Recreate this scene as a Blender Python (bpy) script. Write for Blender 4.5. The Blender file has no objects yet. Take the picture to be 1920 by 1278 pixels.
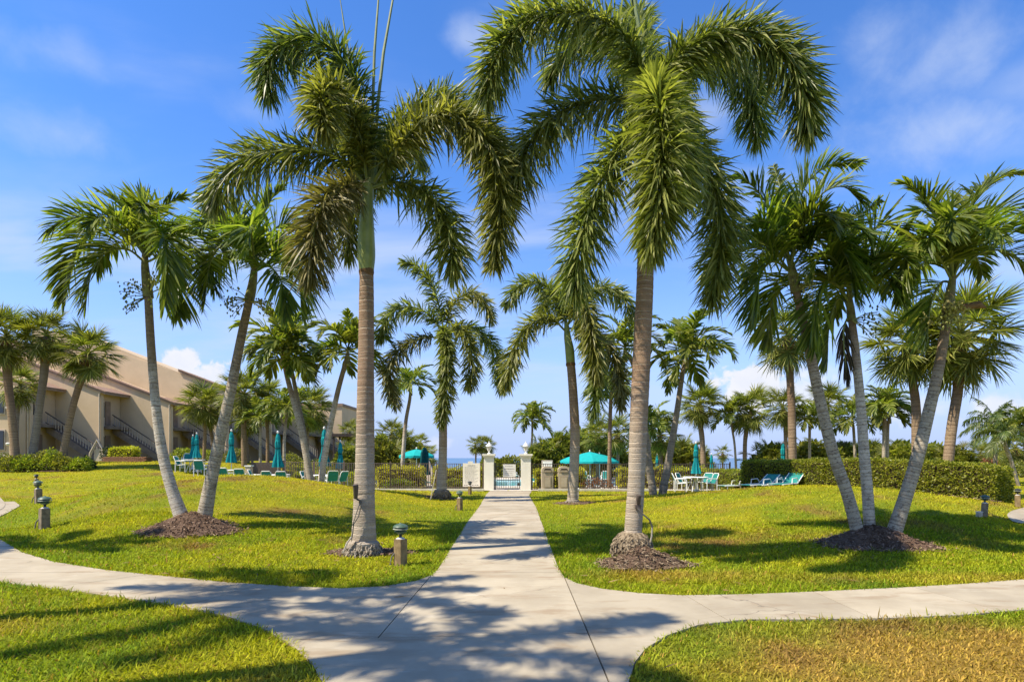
import bpy, bmesh, math, random
import numpy as np
from mathutils import Vector, Matrix

SC = bpy.context.scene
COL = SC.collection
R = math.radians

# ------------------------------------------------------------------ camera
CAM_H, F = 1.7, 1100.0            # eye height, focal length in photo pixels (1920 wide)
HOR = 858.0                       # row of the sea horizon in the photo
cam_d = bpy.data.cameras.new('camera')
cam_d.sensor_width = 36.0
cam_d.lens = 36.0 * F / 1920.0
cam_d.shift_y = (HOR - 639.0) / 1920.0
cam_d.clip_end = 20000.0
cam = bpy.data.objects.new('camera', cam_d)
cam.location = (0, 0, CAM_H)
cam.rotation_euler = (R(90), 0, 0)
COL.objects.link(cam)
SC.camera = cam

# ------------------------------------------------------------------ sun and sky
SUN_EL, SUN_AZ = 55.0, 22.0
SV = Vector((-math.cos(R(SUN_AZ)) * math.cos(R(SUN_EL)), -math.sin(R(SUN_AZ)) * math.cos(R(SUN_EL)), math.sin(R(SUN_EL))))
sun_d = bpy.data.lights.new('sun', 'SUN')
sun_d.energy = 3.95
sun_d.angle = R(0.55)
sun_d.color = (1.0, 0.90, 0.74)
sun = bpy.data.objects.new('sun', sun_d)
sun.rotation_euler = SV.to_track_quat('Z', 'Y').to_euler()
COL.objects.link(sun)

world = bpy.data.worlds.new('World')
SC.world = world
world.use_nodes = True
wt = world.node_tree
wt.nodes.clear()


class NT:
    """tiny helper to wire shader nodes"""
    def __init__(self, tree): self.t = tree
    def n(self, kind, **kw):
        nd = self.t.nodes.new(kind)
        for k, v in kw.items():
            if k.startswith('i_'): nd.inputs[k[2:].replace('_', ' ')].default_value = v
            else: setattr(nd, k, v)
        return nd
    def l(self, a, b): self.t.links.new(a, b)
    def val(self, sock, v):
        if hasattr(v, 'is_linked') or hasattr(v, 'links'): self.l(v, sock)
        else: sock.default_value = v
    def math(self, op, a, b=0.0, c=0.0, clamp=False):
        nd = self.n('ShaderNodeMath', operation=op, use_clamp=clamp)
        self.val(nd.inputs[0], a); self.val(nd.inputs[1], b); self.val(nd.inputs[2], c)
        return nd.outputs[0]
    def vmath(self, op, a, b=(0, 0, 0)):
        nd = self.n('ShaderNodeVectorMath', operation=op)
        self.val(nd.inputs[0], a); self.val(nd.inputs[1], b)
        return nd.outputs['Value'] if op in ('LENGTH', 'DOT_PRODUCT', 'DISTANCE') else nd.outputs[0]
    def noise(self, vec, scale, detail=4, rough=0.55, dist=0.0):
        nd = self.n('ShaderNodeTexNoise')
        nd.inputs['Scale'].default_value = scale; nd.inputs['Detail'].default_value = detail
        nd.inputs['Roughness'].default_value = rough; nd.inputs['Distortion'].default_value = dist
        if vec is not None: self.l(vec, nd.inputs['Vector'])
        return nd.outputs['Fac']
    def ss(self, v, a, b):
        nd = self.n('ShaderNodeMapRange', interpolation_type='SMOOTHSTEP')
        self.val(nd.inputs['Value'], v)
        nd.inputs['From Min'].default_value = a; nd.inputs['From Max'].default_value = b
        return nd.outputs['Result']
    def mix(self, fac, a, b, mode='MIX'):
        nd = self.n('ShaderNodeMix', data_type='RGBA', blend_type=mode)
        self.val(nd.inputs[0], fac)
        for s, v in ((nd.inputs[6], a), (nd.inputs[7], b)):
            if isinstance(v, tuple): s.default_value = (*v[:3], 1.0)
            else: self.l(v, s)
        return nd.outputs[2]
    def ramp(self, fac, stops):
        nd = self.n('ShaderNodeValToRGB')
        cr = nd.color_ramp
        while len(cr.elements) < len(stops): cr.elements.new(0.5)
        for e, (p, c) in zip(cr.elements, stops):
            e.position = p; e.color = (*c, 1.0)
        self.l(fac, nd.inputs[0])
        return nd.outputs[0]


W = NT(wt)
sky = W.n('ShaderNodeTexSky', sky_type='NISHITA', sun_disc=False)
sky.sun_elevation = R(SUN_EL)
sky.sun_rotation = math.atan2(SV.x, SV.y)
sky.air_density = 1.0; sky.dust_density = 0.0; sky.ozone_density = 3.0; sky.altitude = 0
tc = W.n('ShaderNodeTexCoord')
D = tc.outputs['Generated']
sep = W.n('ShaderNodeSeparateXYZ'); W.l(D, sep.inputs[0])
dz = sep.outputs['Z']
# deepen the blue the way the photograph renders it
hs = W.n('ShaderNodeHueSaturation'); hs.inputs['Saturation'].default_value = 1.25; hs.inputs['Value'].default_value = 1.0
W.l(sky.outputs[0], hs.inputs['Color'])
skyc = W.mix(1.0, hs.outputs[0], (1.05, 0.95, 1.12), 'MULTIPLY')
# thin high cloud, stretched along the sky (projected on a cloud layer so it goes on overhead and behind)
inv = W.math('DIVIDE', 1.0, W.math('ADD', W.math('MAXIMUM', dz, 0.0), 0.16))
cp = W.n('ShaderNodeVectorMath', operation='SCALE'); W.l(D, cp.inputs[0]); W.l(inv, cp.inputs['Scale'])
mp = W.n('ShaderNodeMapping'); W.l(cp.outputs[0], mp.inputs['Vector'])
mp.inputs['Rotation'].default_value = (0, 0, R(-28)); mp.inputs['Scale'].default_value = (0.8, 1.7, 0.4); mp.inputs['Location'].default_value = (3.1, 1.35, 0)
wisp = W.noise(mp.outputs[0], 1.25, 7, 0.52, 0.35)
wfac = W.math('MULTIPLY', W.ss(wisp, 0.40, 0.78), 0.72)
# low cumulus banks at fixed places over the sea
def blob(px, py, w, h, seedv, gain=1.0, soft=0.30, ns=21.0, nw=2.4):
    c = Vector(((px - 960) / F, 1.0, (HOR - py) / F)).normalized()
    d = W.vmath('SUBTRACT', D, tuple(c))
    d = W.vmath('MULTIPLY', d, (F / w, 1.5 * F / w, F / h))
    r = W.vmath('LENGTH', d)
    o = W.vmath('ADD', D, (seedv, 0, 0))
    nz = W.noise(o, ns, 6 if ns > 10 else 3, 0.58 if ns > 10 else .5, 0.2)
    v = W.math('ADD', W.math('SUBTRACT', 1.0, r), W.math('MULTIPLY', W.math('SUBTRACT', nz, 0.5), nw))
    return W.math('MULTIPLY', W.ss(v, 0.15, 0.15 + soft), gain)
cum = None
for a in ((352, 692, 66, 42, 0.0, 1.0, 0.24), (392, 708, 46, 30, .4, .95, .35), (1404, 722, 84, 50, 1.3, 1.0, .24), (1490, 738, 100, 46, 2.2, .8, .6), (1700, 770, 130, 34, 3.1, .7, .8), (1880, 770, 110, 38, 5.0, .8, .7),
          (655, 790, 60, 30, 3.9, .85, .5), (590, 760, 60, 30, 4.4, .7, .6), (800, 832, 90, 22, 5.4, .5, .8), (1540, 700, 90, 30, 6.3, .35, 1.0), (1150, 822, 130, 26, 7.7, .6, .8), (90, 760, 120, 34, 8.1, .5, .8), (-420, 740, 160, 50, 9.1, .8, .5), (2400, 730, 170, 50, 9.9, .8, .5)):
    b = blob(*a)
    cum = b if cum is None else W.math('MAXIMUM', cum, b)
cir = None
for a in ((1760, 95, 260, 120, 11.3, .72, 1.5), (1830, 235, 320, 85, 12.1, .72, 1.4), (1340, 205, 130, 60, 13.7, .45, 1.3), (90, 95, 170, 45, 14.9, .42, 1.4), (110, 250, 190, 55, 15.4, .38, 1.4), (880, 72, 75, 36, 16.6, .50, 1.2), (1850, 420, 240, 90, 17.2, .35, 1.5), (480, 210, 120, 40, 18.8, .3, 1.4), (-700, 150, 420, 160, 20.2, .5, 1.6), (2700, 200, 420, 160, 21.2, .5, 1.6)):
    b = blob(*a, ns=11.0, nw=1.9)
    cir = b if cir is None else W.math('MAXIMUM', cir, b)
wfac = W.math('MULTIPLY', W.math('MAXIMUM', wfac, cir), W.ss(dz, 0.0, 0.16))
# pale air low over the water
lowf = W.math('ADD', W.math('MULTIPLY', W.ss(dz, 0.42, 0.0), 0.66), W.math('MULTIPLY', W.ss(dz, 0.20, 0.0), 0.30))
c1 = W.mix(lowf, skyc, (2.07, 2.73, 4.47))
c2 = W.mix(wfac, c1, (2.92, 3.39, 4.38))
cshade = W.mix(W.noise(W.vmath('ADD', D, (0.0, 0, -0.012)), 26.0, 5), (4.57, 4.52, 4.57), (3.30, 3.58, 4.33))
c3 = W.mix(cum, c2, cshade)
bg = W.n('ShaderNodeBackground'); bg.inputs['Strength'].default_value = 0.11
W.l(c3, bg.inputs['Color'])
wo = W.n('ShaderNodeOutputWorld'); W.l(bg.outputs[0], wo.inputs['Surface'])

SC.view_settings.view_transform = 'Standard'
SC.view_settings.look = 'None'
SC.view_settings.gamma = 1.0
SC.view_settings.use_curve_mapping = False
SC.view_settings.exposure = 1.04
SC.render.engine = 'CYCLES'
SC.cycles.max_bounces = 6
SC.cycles.transparent_max_bounces = 4
SC.cycles.use_denoising = True

# ------------------------------------------------------------------ pixel helpers and terrain
def pt(px, py, Y):
    return Vector(((px - 960) / F * Y, Y, CAM_H - (py - HOR) / F * Y))
def sstep(t):
    t = np.clip(t, 0, 1); return t * t * (3 - 2 * t)
WALK = []
def H(x, y):
    x = np.asarray(x, float); y = np.asarray(y, float)
    m = sstep((np.abs(x) - 1.3) / 4.0) * sstep((y - 8.2) / 5.0)
    z = 1.12 * np.exp(-((x + 9.6) / 5.0) ** 2 - ((y - 20.0) / 6.4) ** 2)
    z = z + 0.80 * np.exp(-((x - 10.2) / 5.2) ** 2 - ((y - 19.0) / 5.6) ** 2)
    z = z * m
    z = z + 1.45 * sstep((y - 19) / 22) * sstep((-x - 10.5) / 11)
    if len(WALK):
        near = (y < 26)
        dd = np.where(inside(x, y, WALK), 0.0, edge_dist(x, y, WALK))
        z = np.where(near, z * sstep(dd / 2.6), z)
    z = z - 2.6 * sstep((y - 85) / 35)
    return z
def Hz(x, y): return float(H(np.array([x]), np.array([y]))[0])
_YS = np.arange(3.0, 90.0, 0.02)
def at(px, py):
    """point of the ground seen at a photo pixel"""
    X = (px - 960) / F * _YS; Z = CAM_H - (py - HOR) / F * _YS
    h = H(X, _YS); k = np.argmax(Z <= h) if (Z <= h).any() else len(_YS) // 2
    return Vector((X[k], _YS[k], h[k]))
def on(px, Y):
    x = (px - 960) / F * Y
    return Vector((x, Y, Hz(x, Y)))

GP = lambda px, py: ((px - 960) / F * (CAM_H * F / (py - HOR)), CAM_H * F / (py - HOR))
left_edge = [GP(*p) for p in ((822, 1065), (808, 1078), (780, 1088), (720, 1098), (640, 1102), (540, 1098), (420, 1090), (300, 1078), (200, 1068), (100, 1052), (40, 1034), (0, 1010))]
left_edge += [(-12.3, 13.6), (-14.2, 16.0), (-15.8, 18.4), (-17.6, 21), (-19.5, 23)]
left_main = [GP(*p) for p in ((912, 926), (898, 950), (875, 980), (850, 1020))]
right_main = [GP(*p) for p in ((992, 928), (1005, 950), (1022, 1000), (1045, 1060))]
right_edge = [GP(*p) for p in ((1055, 1078), (1080, 1092), (1130, 1103), (1200, 1111), (1280, 1115), (1400, 1113), (1550, 1107), (1700, 1100), (1800, 1094), (1920, 1085))]
right_edge += [(9.0, 8.9), (10.8, 10.2), (12.4, 11.8), (13.8, 13.9)]
low_left = [GP(*p) for p in ((605, 1278), (585, 1240), (550, 1210), (500, 1180), (430, 1155), (350, 1137), (250, 1122), (150, 1108), (60, 1097), (0, 1091))]
low_left = [(-1.45, 3.4), (-1.5, 4.0)] + low_left + [(-9.0, 8.6), (-11.5, 9.9), (-13.5, 12), (-15.4, 14.6), (-17.2, 17.4), (-19.2, 20), (-21.2, 22)]
low_right = [GP(*p) for p in ((1178, 1278), (1190, 1240), (1210, 1215), (1250, 1190), (1310, 1170), (1400, 1160), (1500, 1160), (1650, 1158), (1800, 1152), (1920, 1142))]
low_right = [(.78, 3.4), (.85, 4.0)] + low_right + [(7.6, 6.9), (10.0, 7.7), (12.0, 9.0), (14.0, 11), (15.6, 13.2)]
walk_poly = left_edge[::-1] + left_main[::-1] + [(-1.15, 30.0), (1.0, 30.0)] + right_main + right_edge + low_right[::-1] + low_left
side_walk_r = [(13.5, 13.6), (15.6, 13.2)] + [GP(1960, 990), GP(1925, 985), GP(1900, 975), GP(1888, 966), GP(1893, 958), GP(1925, 953), GP(1965, 956)] + [(19.5, 17.2), (18, 15)]
WALK.extend(walk_poly)
def inside(x, y, poly):
    x = np.asarray(x); y = np.asarray(y); r = np.zeros(x.shape, bool); n = len(poly); j = n - 1
    for i in range(n):
        xi, yi = poly[i]; xj, yj = poly[j]
        c = ((yi > y) != (yj > y)) & (x < (xj - xi) * (y - yi) / (yj - yi + 1e-12) + xi)
        r ^= c; j = i
    return r
def edge_dist(x, y, poly):
    d = np.full(np.shape(x), 1e9); n = len(poly)
    for i in range(n):
        ax, ay = poly[i]; bx, by = poly[(i + 1) % n]
        L = (bx - ax) ** 2 + (by - ay) ** 2 + 1e-9
        t = np.clip(((x - ax) * (bx - ax) + (y - ay) * (by - ay)) / L, 0, 1)
        d = np.minimum(d, np.hypot(x - ax - t * (bx - ax), y - ay - t * (by - ay)))
    return d
_rs = np.random.RandomState(5)
_LAT = _rs.rand(256, 256)
def vnoise(x, y, s):
    x = np.asarray(x) * s + 40; y = np.asarray(y) * s + 40
    xi = np.floor(x).astype(int); yi = np.floor(y).astype(int)
    fx = x - xi; fy = y - yi
    fx = fx * fx * (3 - 2 * fx); fy = fy * fy * (3 - 2 * fy)
    g = lambda a, b: _LAT[a % 256, b % 256]
    return (g(xi, yi) * (1 - fx) + g(xi + 1, yi) * fx) * (1 - fy) + (g(xi, yi + 1) * (1 - fx) + g(xi + 1, yi + 1) * fx) * fy
def fbm(x, y, s, o=4):
    v = 0; a = .5; t = 0
    for k in range(o):
        v = v + a * vnoise(x + 17 * k, y - 9 * k, s); t += a; a *= .55; s *= 2.1
    return v / t

# ------------------------------------------------------------------ materials
def new_mat(name):
    m = bpy.data.materials.new(name); m.use_nodes = True
    m.node_tree.nodes.clear()
    return m, NT(m.node_tree)
def out(T, sh, disp=None):
    o = T.n('ShaderNodeOutputMaterial'); T.l(sh, o.inputs['Surface'])
def principled(T, col, rough=.7, spec=.3, metal=0.0, normal=None):
    p = T.n('ShaderNodeBsdfPrincipled')
    T.val(p.inputs['Base Color'], col if not isinstance(col, tuple) else (*col[:3], 1))
    T.val(p.inputs['Roughness'], rough)
    p.inputs['Specular IOR Level'].default_value = spec
    p.inputs['Metallic'].default_value = metal
    if normal is not None: T.l(normal, p.inputs['Normal'])
    return p.outputs[0]
def bump(T, h, strength=.3, dist=.02):
    b = T.n('ShaderNodeBump'); b.inputs['Strength'].default_value = strength; b.inputs['Distance'].default_value = dist
    T.l(h, b.inputs['Height']); return b.outputs[0]
def mat(name, c1, c2=None, scale=6.0, rough=.7, spec=.3, bmp=0.0, bscale=None, bdist=.01, metal=0.0, lo=.35, hi=.65):
    m, T = new_mat(name)
    pos = T.n('ShaderNodeNewGeometry').outputs['Position']
    c2 = c2 or tuple(x * .82 for x in c1)
    f = T.ss(T.noise(pos, scale, 6, .6), lo, hi)
    col = T.mix(f, c1, c2)
    nrm = bump(T, T.noise(pos, bscale or scale * 6, 5), bmp, bdist) if bmp else None
    out(T, principled(T, col, rough, spec, metal, nrm)); return m
def leaf_mat(name, dark, mid, light, trans=.30, rough=.42, spec=.45, objvar=.25, dry=None, dryamt=0.0):
    m, T = new_mat(name)
    g = T.n('ShaderNodeNewGeometry')
    rnd = g.outputs['Random Per Island']
    col = T.ramp(rnd, [(0.0, dark), (.5, mid), (1.0, light)])
    oi = T.n('ShaderNodeObjectInfo').outputs['Random']
    hv = T.n('ShaderNodeHueSaturation')
    T.l(T.math('ADD', T.math('MULTIPLY', oi, objvar), 1 - objvar / 2), hv.inputs['Value'])
    T.l(T.math('ADD', T.math('MULTIPLY', T.math('FRACT', T.math('MULTIPLY', oi, 7.31)), .03), .485), hv.inputs['Hue'])
    T.l(col, hv.inputs['Color'])
    c = hv.outputs[0]
    if dry:
        f = T.math('MULTIPLY', T.ss(T.math('FRACT', T.math('MULTIPLY', rnd, 13.7)), 1 - dryamt, 1.0), .9)
        c = T.mix(f, c, dry)
    p = principled(T, c, rough, spec)
    tr = T.n('ShaderNodeBsdfTranslucent')
    T.l(T.mix(1.0, c, (1.35, 1.45, .55), 'MULTIPLY'), tr.inputs['Color'])
    mx = T.n('ShaderNodeMixShader'); mx.inputs[0].default_value = trans
    T.l(p, mx.inputs[1]); T.l(tr.outputs[0], mx.inputs[2])
    out(T, mx.outputs[0]); return m
def trunk_mat(name, low, high, ring, per_m=14.0, h0=.45, blotch=(.08, .07, .06), blotch_amt=.5, total=6.0, ringw=.25, band=.45):
    """palm bark: rings along the stem (attribute 'along' in metres), two tones from foot to top, lichen blotches"""
    m, T = new_mat(name)
    a = T.n('ShaderNodeAttribute', attribute_name='along').outputs['Fac']
    pos = T.n('ShaderNodeNewGeometry').outputs['Position']
    cx = T.n('ShaderNodeCombineXYZ'); T.l(a, cx.inputs[2])
    wob = T.math('ADD', T.math('MULTIPLY', T.noise(pos, 9, 3), .035), T.math('MULTIPLY', T.noise(cx.outputs[0], 2.3, 3), .45))
    fr = T.math('FRACT', T.math('MULTIPLY', T.math('ADD', a, wob), per_m))
    rg = T.ss(T.math('ABSOLUTE', T.math('SUBTRACT', fr, .5)), .5 - ringw * .5, .5)
    up = T.ss(T.math('ADD', T.math('DIVIDE', a, total), T.math('MULTIPLY', T.math('SUBTRACT', T.noise(pos, 2.5, 4), .5), .35)), h0 - .16, h0 + .16)
    base = T.mix(up, low, high)
    bands = T.noise(T.vmath('ADD', cx.outputs[0], (3.3, 1.1, 0)), per_m * 1.3, 4, .7)
    base = T.mix(T.math('MULTIPLY', T.ss(bands, .42, .66), band), base, T.mix(1.0, base, (.52, .47, .43), 'MULTIPLY'))
    mp = T.n('ShaderNodeMapping'); T.l(pos, mp.inputs['Vector']); mp.inputs['Scale'].default_value = (1, 1, 1.5)
    base = T.mix(T.math('MULTIPLY', T.ss(T.noise(mp.outputs[0], 16, 8, .8), .52, .60), blotch_amt), base, blotch)
    base = T.mix(T.math('MULTIPLY', T.ss(T.noise(pos, 3.1, 5, .6), .54, .72), blotch_amt * .7), base, tuple(x * 1.6 for x in blotch))
    base = T.mix(T.math('MULTIPLY', T.ss(T.noise(pos, 75, 5, .8), .45, .65), .55), base, T.mix(1.0, base, (.55, .52, .48), 'MULTIPLY'))
    col = T.mix(T.math('MULTIPLY', rg, T.math('ADD', .25, T.math('MULTIPLY', T.ss(T.noise(pos, 6, 4), .35, .6), .6))), base, ring)
    hgt = T.math('ADD', T.math('MULTIPLY', rg, -.7), T.math('MULTIPLY', T.noise(pos, 70, 5, .7), .8))
    out(T, principled(T, col, .9, .12, 0, bump(T, hgt, .8, .014))); return m

M = {}
def attr_ground(name, rough=.95):
    m, T = new_mat(name)
    c = T.n('ShaderNodeAttribute', attribute_name='col').outputs['Color']
    pos = T.n('ShaderNodeNewGeometry').outputs['Position']
    f = T.noise(pos, 45, 5, .7)
    c = T.mix(T.ss(f, .3, .75), c, T.mix(1.0, c, (.45, .45, .4), 'MULTIPLY'))
    out(T, principled(T, c, rough, .1, 0, bump(T, T.noise(pos, 60, 4, .7), .8, .03))); return m
M['lawn'] = attr_ground('lawn_soil')
def grass_blade_mat():
    m, T = new_mat('grass_blade')
    g = T.n('ShaderNodeNewGeometry')
    c = T.n('ShaderNodeAttribute', attribute_name='col').outputs['Color']
    hv = T.n('ShaderNodeHueSaturation'); T.l(c, hv.inputs['Color'])
    T.l(T.math('ADD', T.math('MULTIPLY', g.outputs['Random Per Island'], .6), .7), hv.inputs['Value'])
    c = hv.outputs[0]
    p = principled(T, c, .65, .08)
    tr = T.n('ShaderNodeBsdfTranslucent'); T.l(T.mix(1.0, c, (1.3, 1.3, .5), 'MULTIPLY'), tr.inputs['Color'])
    mx = T.n('ShaderNodeMixShader'); mx.inputs[0].default_value = .38
    T.l(p, mx.inputs[1]); T.l(tr.outputs[0], mx.inputs[2]); out(T, mx.outputs[0]); return m
M['grass'] = grass_blade_mat()
def concrete_mat():
    m, T = new_mat('path_concrete')
    pos = T.n('ShaderNodeNewGeometry').outputs['Position']
    mp = T.n('ShaderNodeMapping'); T.l(pos, mp.inputs['Vector']); mp.inputs['Scale'].default_value = (.55, 1.6, 1)
    base = T.mix(T.ss(T.noise(pos, 1.1, 6, .6), .35, .65), (.415, .36, .262), (.34, .292, .21))
    base = T.mix(T.math('MULTIPLY', T.ss(T.noise(mp.outputs[0], 1.5, 7, .65, .4), .50, .68), .75), base, (.27, .20, .125))
    base = T.mix(T.math('MULTIPLY', T.ss(T.noise(mp.outputs[0], 2.7, 6, .7), .56, .72), .55), base, (.52, .47, .37))
    base = T.mix(T.math('MULTIPLY', T.ss(T.noise(pos, 38, 4, .8), .56, .75), .35), base, (.28, .24, .19))
    vo = T.n('ShaderNodeTexVoronoi', feature='DISTANCE_TO_EDGE'); vo.inputs['Scale'].default_value = .42
    wp = T.n('ShaderNodeVectorMath', operation='ADD'); T.l(pos, wp.inputs[0])
    wn = T.n('ShaderNodeTexNoise'); wn.inputs['Scale'].default_value = 3.0; wn.inputs['Detail'].default_value = 6; T.l(pos, wn.inputs['Vector'])
    ws = T.n('ShaderNodeVectorMath', operation='SCALE'); T.l(wn.outputs['Color'], ws.inputs[0]); ws.inputs['Scale'].default_value = .30
    T.l(ws.outputs[0], wp.inputs[1]); T.l(wp.outputs[0], vo.inputs['Vector'])
    crk = T.math('MULTIPLY', T.ss(vo.outputs['Distance'], .0035, .0012), T.ss(T.noise(pos, .5, 2), .50, .60))
    base = T.mix(T.math('MULTIPLY', crk, .6), base, (.12, .10, .08))
    base = T.mix(T.math('MULTIPLY', T.ss(T.noise(pos, .33, 3), .52, .66), .35), base, T.mix(1.0, base, (.70, .66, .60), 'MULTIPLY'))
    oi = T.n('ShaderNodeObjectInfo').outputs['Random']
    hv = T.n('ShaderNodeHueSaturation'); T.l(base, hv.inputs['Color']); T.l(T.math('ADD', T.math('MULTIPLY', oi, .14), .93), hv.inputs['Value'])
    h = T.math('ADD', T.noise(pos, 130, 4, .7), T.math('MULTIPLY', T.noise(pos, 9, 4), .6))
    out(T, principled(T, hv.outputs[0], .85, .2, 0, bump(T, h, .35, .006))); return m
M['concrete'] = concrete_mat()
M['joint'] = mat('joint_dirt', (.05, .042, .033), (.09, .075, .055), 20)
M['curb'] = mat('curb_concrete', (.62, .58, .47), (.5, .46, .37), 3, .85, .15, .3)
M['deck'] = mat('deck_paving', (.52, .46, .38), (.44, .39, .32), 2, .85, .15, .2)
M['sand'] = mat('beach_sand', (.56, .50, .40), (.46, .41, .32), .5, .95, .05)
M['mulch'] = mat('mulch_soil', (.11, .07, .047), (.17, .115, .08), 25, .95, .05, .9, 90, .03)
M['chip'] = leaf_mat('mulch_chip', (.10, .06, .04), (.21, .14, .095), (.36, .26, .18), 0.0, .9, .1)
# palms
M['fox'] = leaf_mat('foxtail_leaflet', (.065, .09, .018), (.155, .19, .042), (.36, .37, .12), .46, .42, .42, .3)
M['fox_gold'] = leaf_mat('foxtail_leaflet_golden', (.085, .10, .018), (.19, .20, .04), (.39, .38, .11), .44, .44, .4, .2)
M['fox_brown'] = leaf_mat('foxtail_leaflet_fading', (.075, .075, .024), (.16, .145, .045), (.30, .26, .10), .32, .48, .3, .2)
M['manila'] = leaf_mat('manila_leaflet', (.06, .10, .013), (.15, .20, .027), (.34, .365, .075), .52, .40, .45, .3)
M['manila_far'] = leaf_mat('manila_leaflet_pale', (.07, .11, .014), (.165, .20, .03), (.35, .36, .08), .46, .42, .4, .3)
M['coco'] = leaf_mat('coconut_leaflet', (.05, .085, .018), (.12, .16, .035), (.26, .28, .08), .42, .4, .45, .3)
M['sabal'] = leaf_mat('sabal_leaf', (.09, .112, .018), (.21, .225, .036), (.41, .395, .10), .44, .45, .4, .35)
M['sabal_dry'] = leaf_mat('sabal_leaf_dry', (.14, .085, .03), (.25, .16, .06), (.36, .25, .11), .2, .7, .2, .3)
M['frond_dead'] = leaf_mat('frond_dead', (.03, .03, .018), (.06, .05, .03), (.12, .09, .05), .1, .7, .2, .2)
M['midrib'] = mat('frond_midrib', (.22, .25, .07), (.14, .17, .05), 5, .5, .3)
M['midrib_far'] = mat('frond_midrib_dark', (.13, .16, .045), (.09, .11, .035), 5, .5, .3)
M['shaft'] = mat('crownshaft_green', (.30, .33, .085), (.20, .24, .06), 4, .45, .4, .1, 30)
M['shaft_pale'] = mat('crownshaft_pale', (.26, .25, .075), (.15, .115, .05), 9, .6, .3, .4, 40)
M['sheath'] = mat('leaf_scar_brown', (.24, .13, .05), (.13, .075, .035), 14, .8, .15, .5)
M['spear'] = mat('spear_leaf', (.21, .25, .10), (.15, .18, .065), 8, .5, .3)
M['bark_fox'] = trunk_mat('foxtail_bark', (.43, .365, .28), (.32, .215, .14), (.56, .46, .34), 12.0, .46, (.22, .155, .10), .45, 5.2, .26, .42)
M['bark_manila'] = trunk_mat('manila_bark', (.48, .42, .32), (.29, .21, .135), (.19, .14, .095), 13.0, .66, (.09, .07, .05), .8, 5.0, .30, .5)
M['bark_manila_white'] = trunk_mat('manila_bark_white', (.60, .54, .44), (.30, .215, .14), (.25, .19, .14), 13.0, .66, (.12, .10, .075), .75, 5.0, .28, .4)
M['bark_sabal'] = trunk_mat('sabal_bark', (.33, .24, .15), (.25, .165, .10), (.13, .085, .05), 7.0, .6, (.11, .075, .045), .6, 6.0, .35)
M['bark_grey'] = trunk_mat('sabal_bark_grey', (.30, .26, .20), (.24, .19, .14), (.14, .11, .08), 8.0, .6, (.12, .10, .08), .5, 6.0, .3)
M['root'] = mat('palm_root', (.30, .24, .16), (.11, .08, .05), 30, .9, .1, .6, 60)
M['root_grey'] = mat('palm_root_grey', (.40, .35, .28), (.20, .16, .11), 26, .9, .1, .6, 60)
M['boot'] = mat('leaf_boot', (.26, .155, .075), (.15, .09, .045), 12, .85, .1, .4)
M['fruit'] = leaf_mat('palm_fruit', (.10, .13, .04), (.22, .25, .08), (.36, .36, .14), .1, .6, .3)
M['fruit_gold'] = leaf_mat('palm_fruit_golden', (.25, .24, .06), (.40, .38, .10), (.5, .46, .16), .1, .6, .3)
# hedges and shrubs
M['hedge'] = leaf_mat('hedge_leaf', (.085, .115, .012), (.23, .255, .022), (.48, .46, .06), .46, .42, .42, 0)
M['hedge_bright'] = leaf_mat('hedge_leaf_bright', (.20, .22, .010), (.48, .47, .02), (.72, .66, .06), .42, .45, .35, .1)
M['bush'] = leaf_mat('bush_leaf', (.065, .09, .012), (.18, .195, .026), (.38, .365, .07), .40, .42, .4, .3)
M['bush_bright'] = leaf_mat('bush_leaf_bright', (.11, .18, .015), (.23, .29, .025), (.42, .43, .06), .38, .45, .35, .25)
M['bush_dark'] = leaf_mat('bush_leaf_dark', (.02, .03, .012), (.045, .06, .022), (.09, .11, .04), .2, .45, .35, .25)
M['croton'] = leaf_mat('croton_leaf', (.10, .03, .015), (.22, .09, .03), (.36, .19, .06), .25, .45, .35, .2)
M['twig'] = mat('shrub_twig', (.07, .05, .03), (.04, .03, .02), 20, .9, .1)
# built things
def stucco(name, c):
    m, T = new_mat(name)
    pos = T.n('ShaderNodeNewGeometry').outputs['Position']
    base = T.mix(T.ss(T.noise(pos, .5, 6, .6), .3, .7), c, tuple(x * .86 for x in c))
    mp = T.n('ShaderNodeMapping'); T.l(pos, mp.inputs['Vector']); mp.inputs['Scale'].default_value = (1.0, 1, .12)
    base = T.mix(T.math('MULTIPLY', T.ss(T.noise(mp.outputs[0], 2.2, 6, .7), .52, .8), .35), base, tuple(x * .62 for x in c))
    out(T, principled(T, base, .9, .1, 0, bump(T, T.noise(pos, 35, 5, .7), .35, .02))); return m
M['stucco'] = stucco('stucco_beige', (.60, .46, .295))
M['stucco_pillar'] = stucco('stucco_cream', (.90, .86, .71))
M['rooftile'] = mat('roof_tile_clay', (.33, .215, .155), (.27, .175, .125), 4, .85, .1, .5, 8, .05)
M['fascia'] = mat('fascia_brown', (.30, .21, .145), (.24, .165, .11), 3, .8, .15)
M['trim_pale'] = mat('trim_pale', (.55, .47, .36), (.46, .39, .30), 3, .7, .2)
M['glass_dark'] = mat('window_glass', (.02, .023, .028), (.035, .04, .045), .6, .08, .6)
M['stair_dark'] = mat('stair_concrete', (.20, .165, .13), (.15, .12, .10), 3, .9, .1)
M['rail_dark'] = mat('rail_paint', (.055, .04, .032), (.08, .06, .05), 8, .6, .3)
M['baluster'] = mat('baluster_paint', (.42, .36, .29), (.34, .29, .23), 8, .6, .3)
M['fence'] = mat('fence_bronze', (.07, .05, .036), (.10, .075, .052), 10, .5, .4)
M['fence_sunlit'] = mat('fence_bronze_sun', (.15, .11, .08), (.10, .075, .055), 10, .5, .4)  # lighter copy of the fence bronze, sunlit tone put into the colour
M['gate'] = mat('gate_metal', (.035, .033, .03), (.05, .046, .04), 10, .45, .4)
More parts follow.
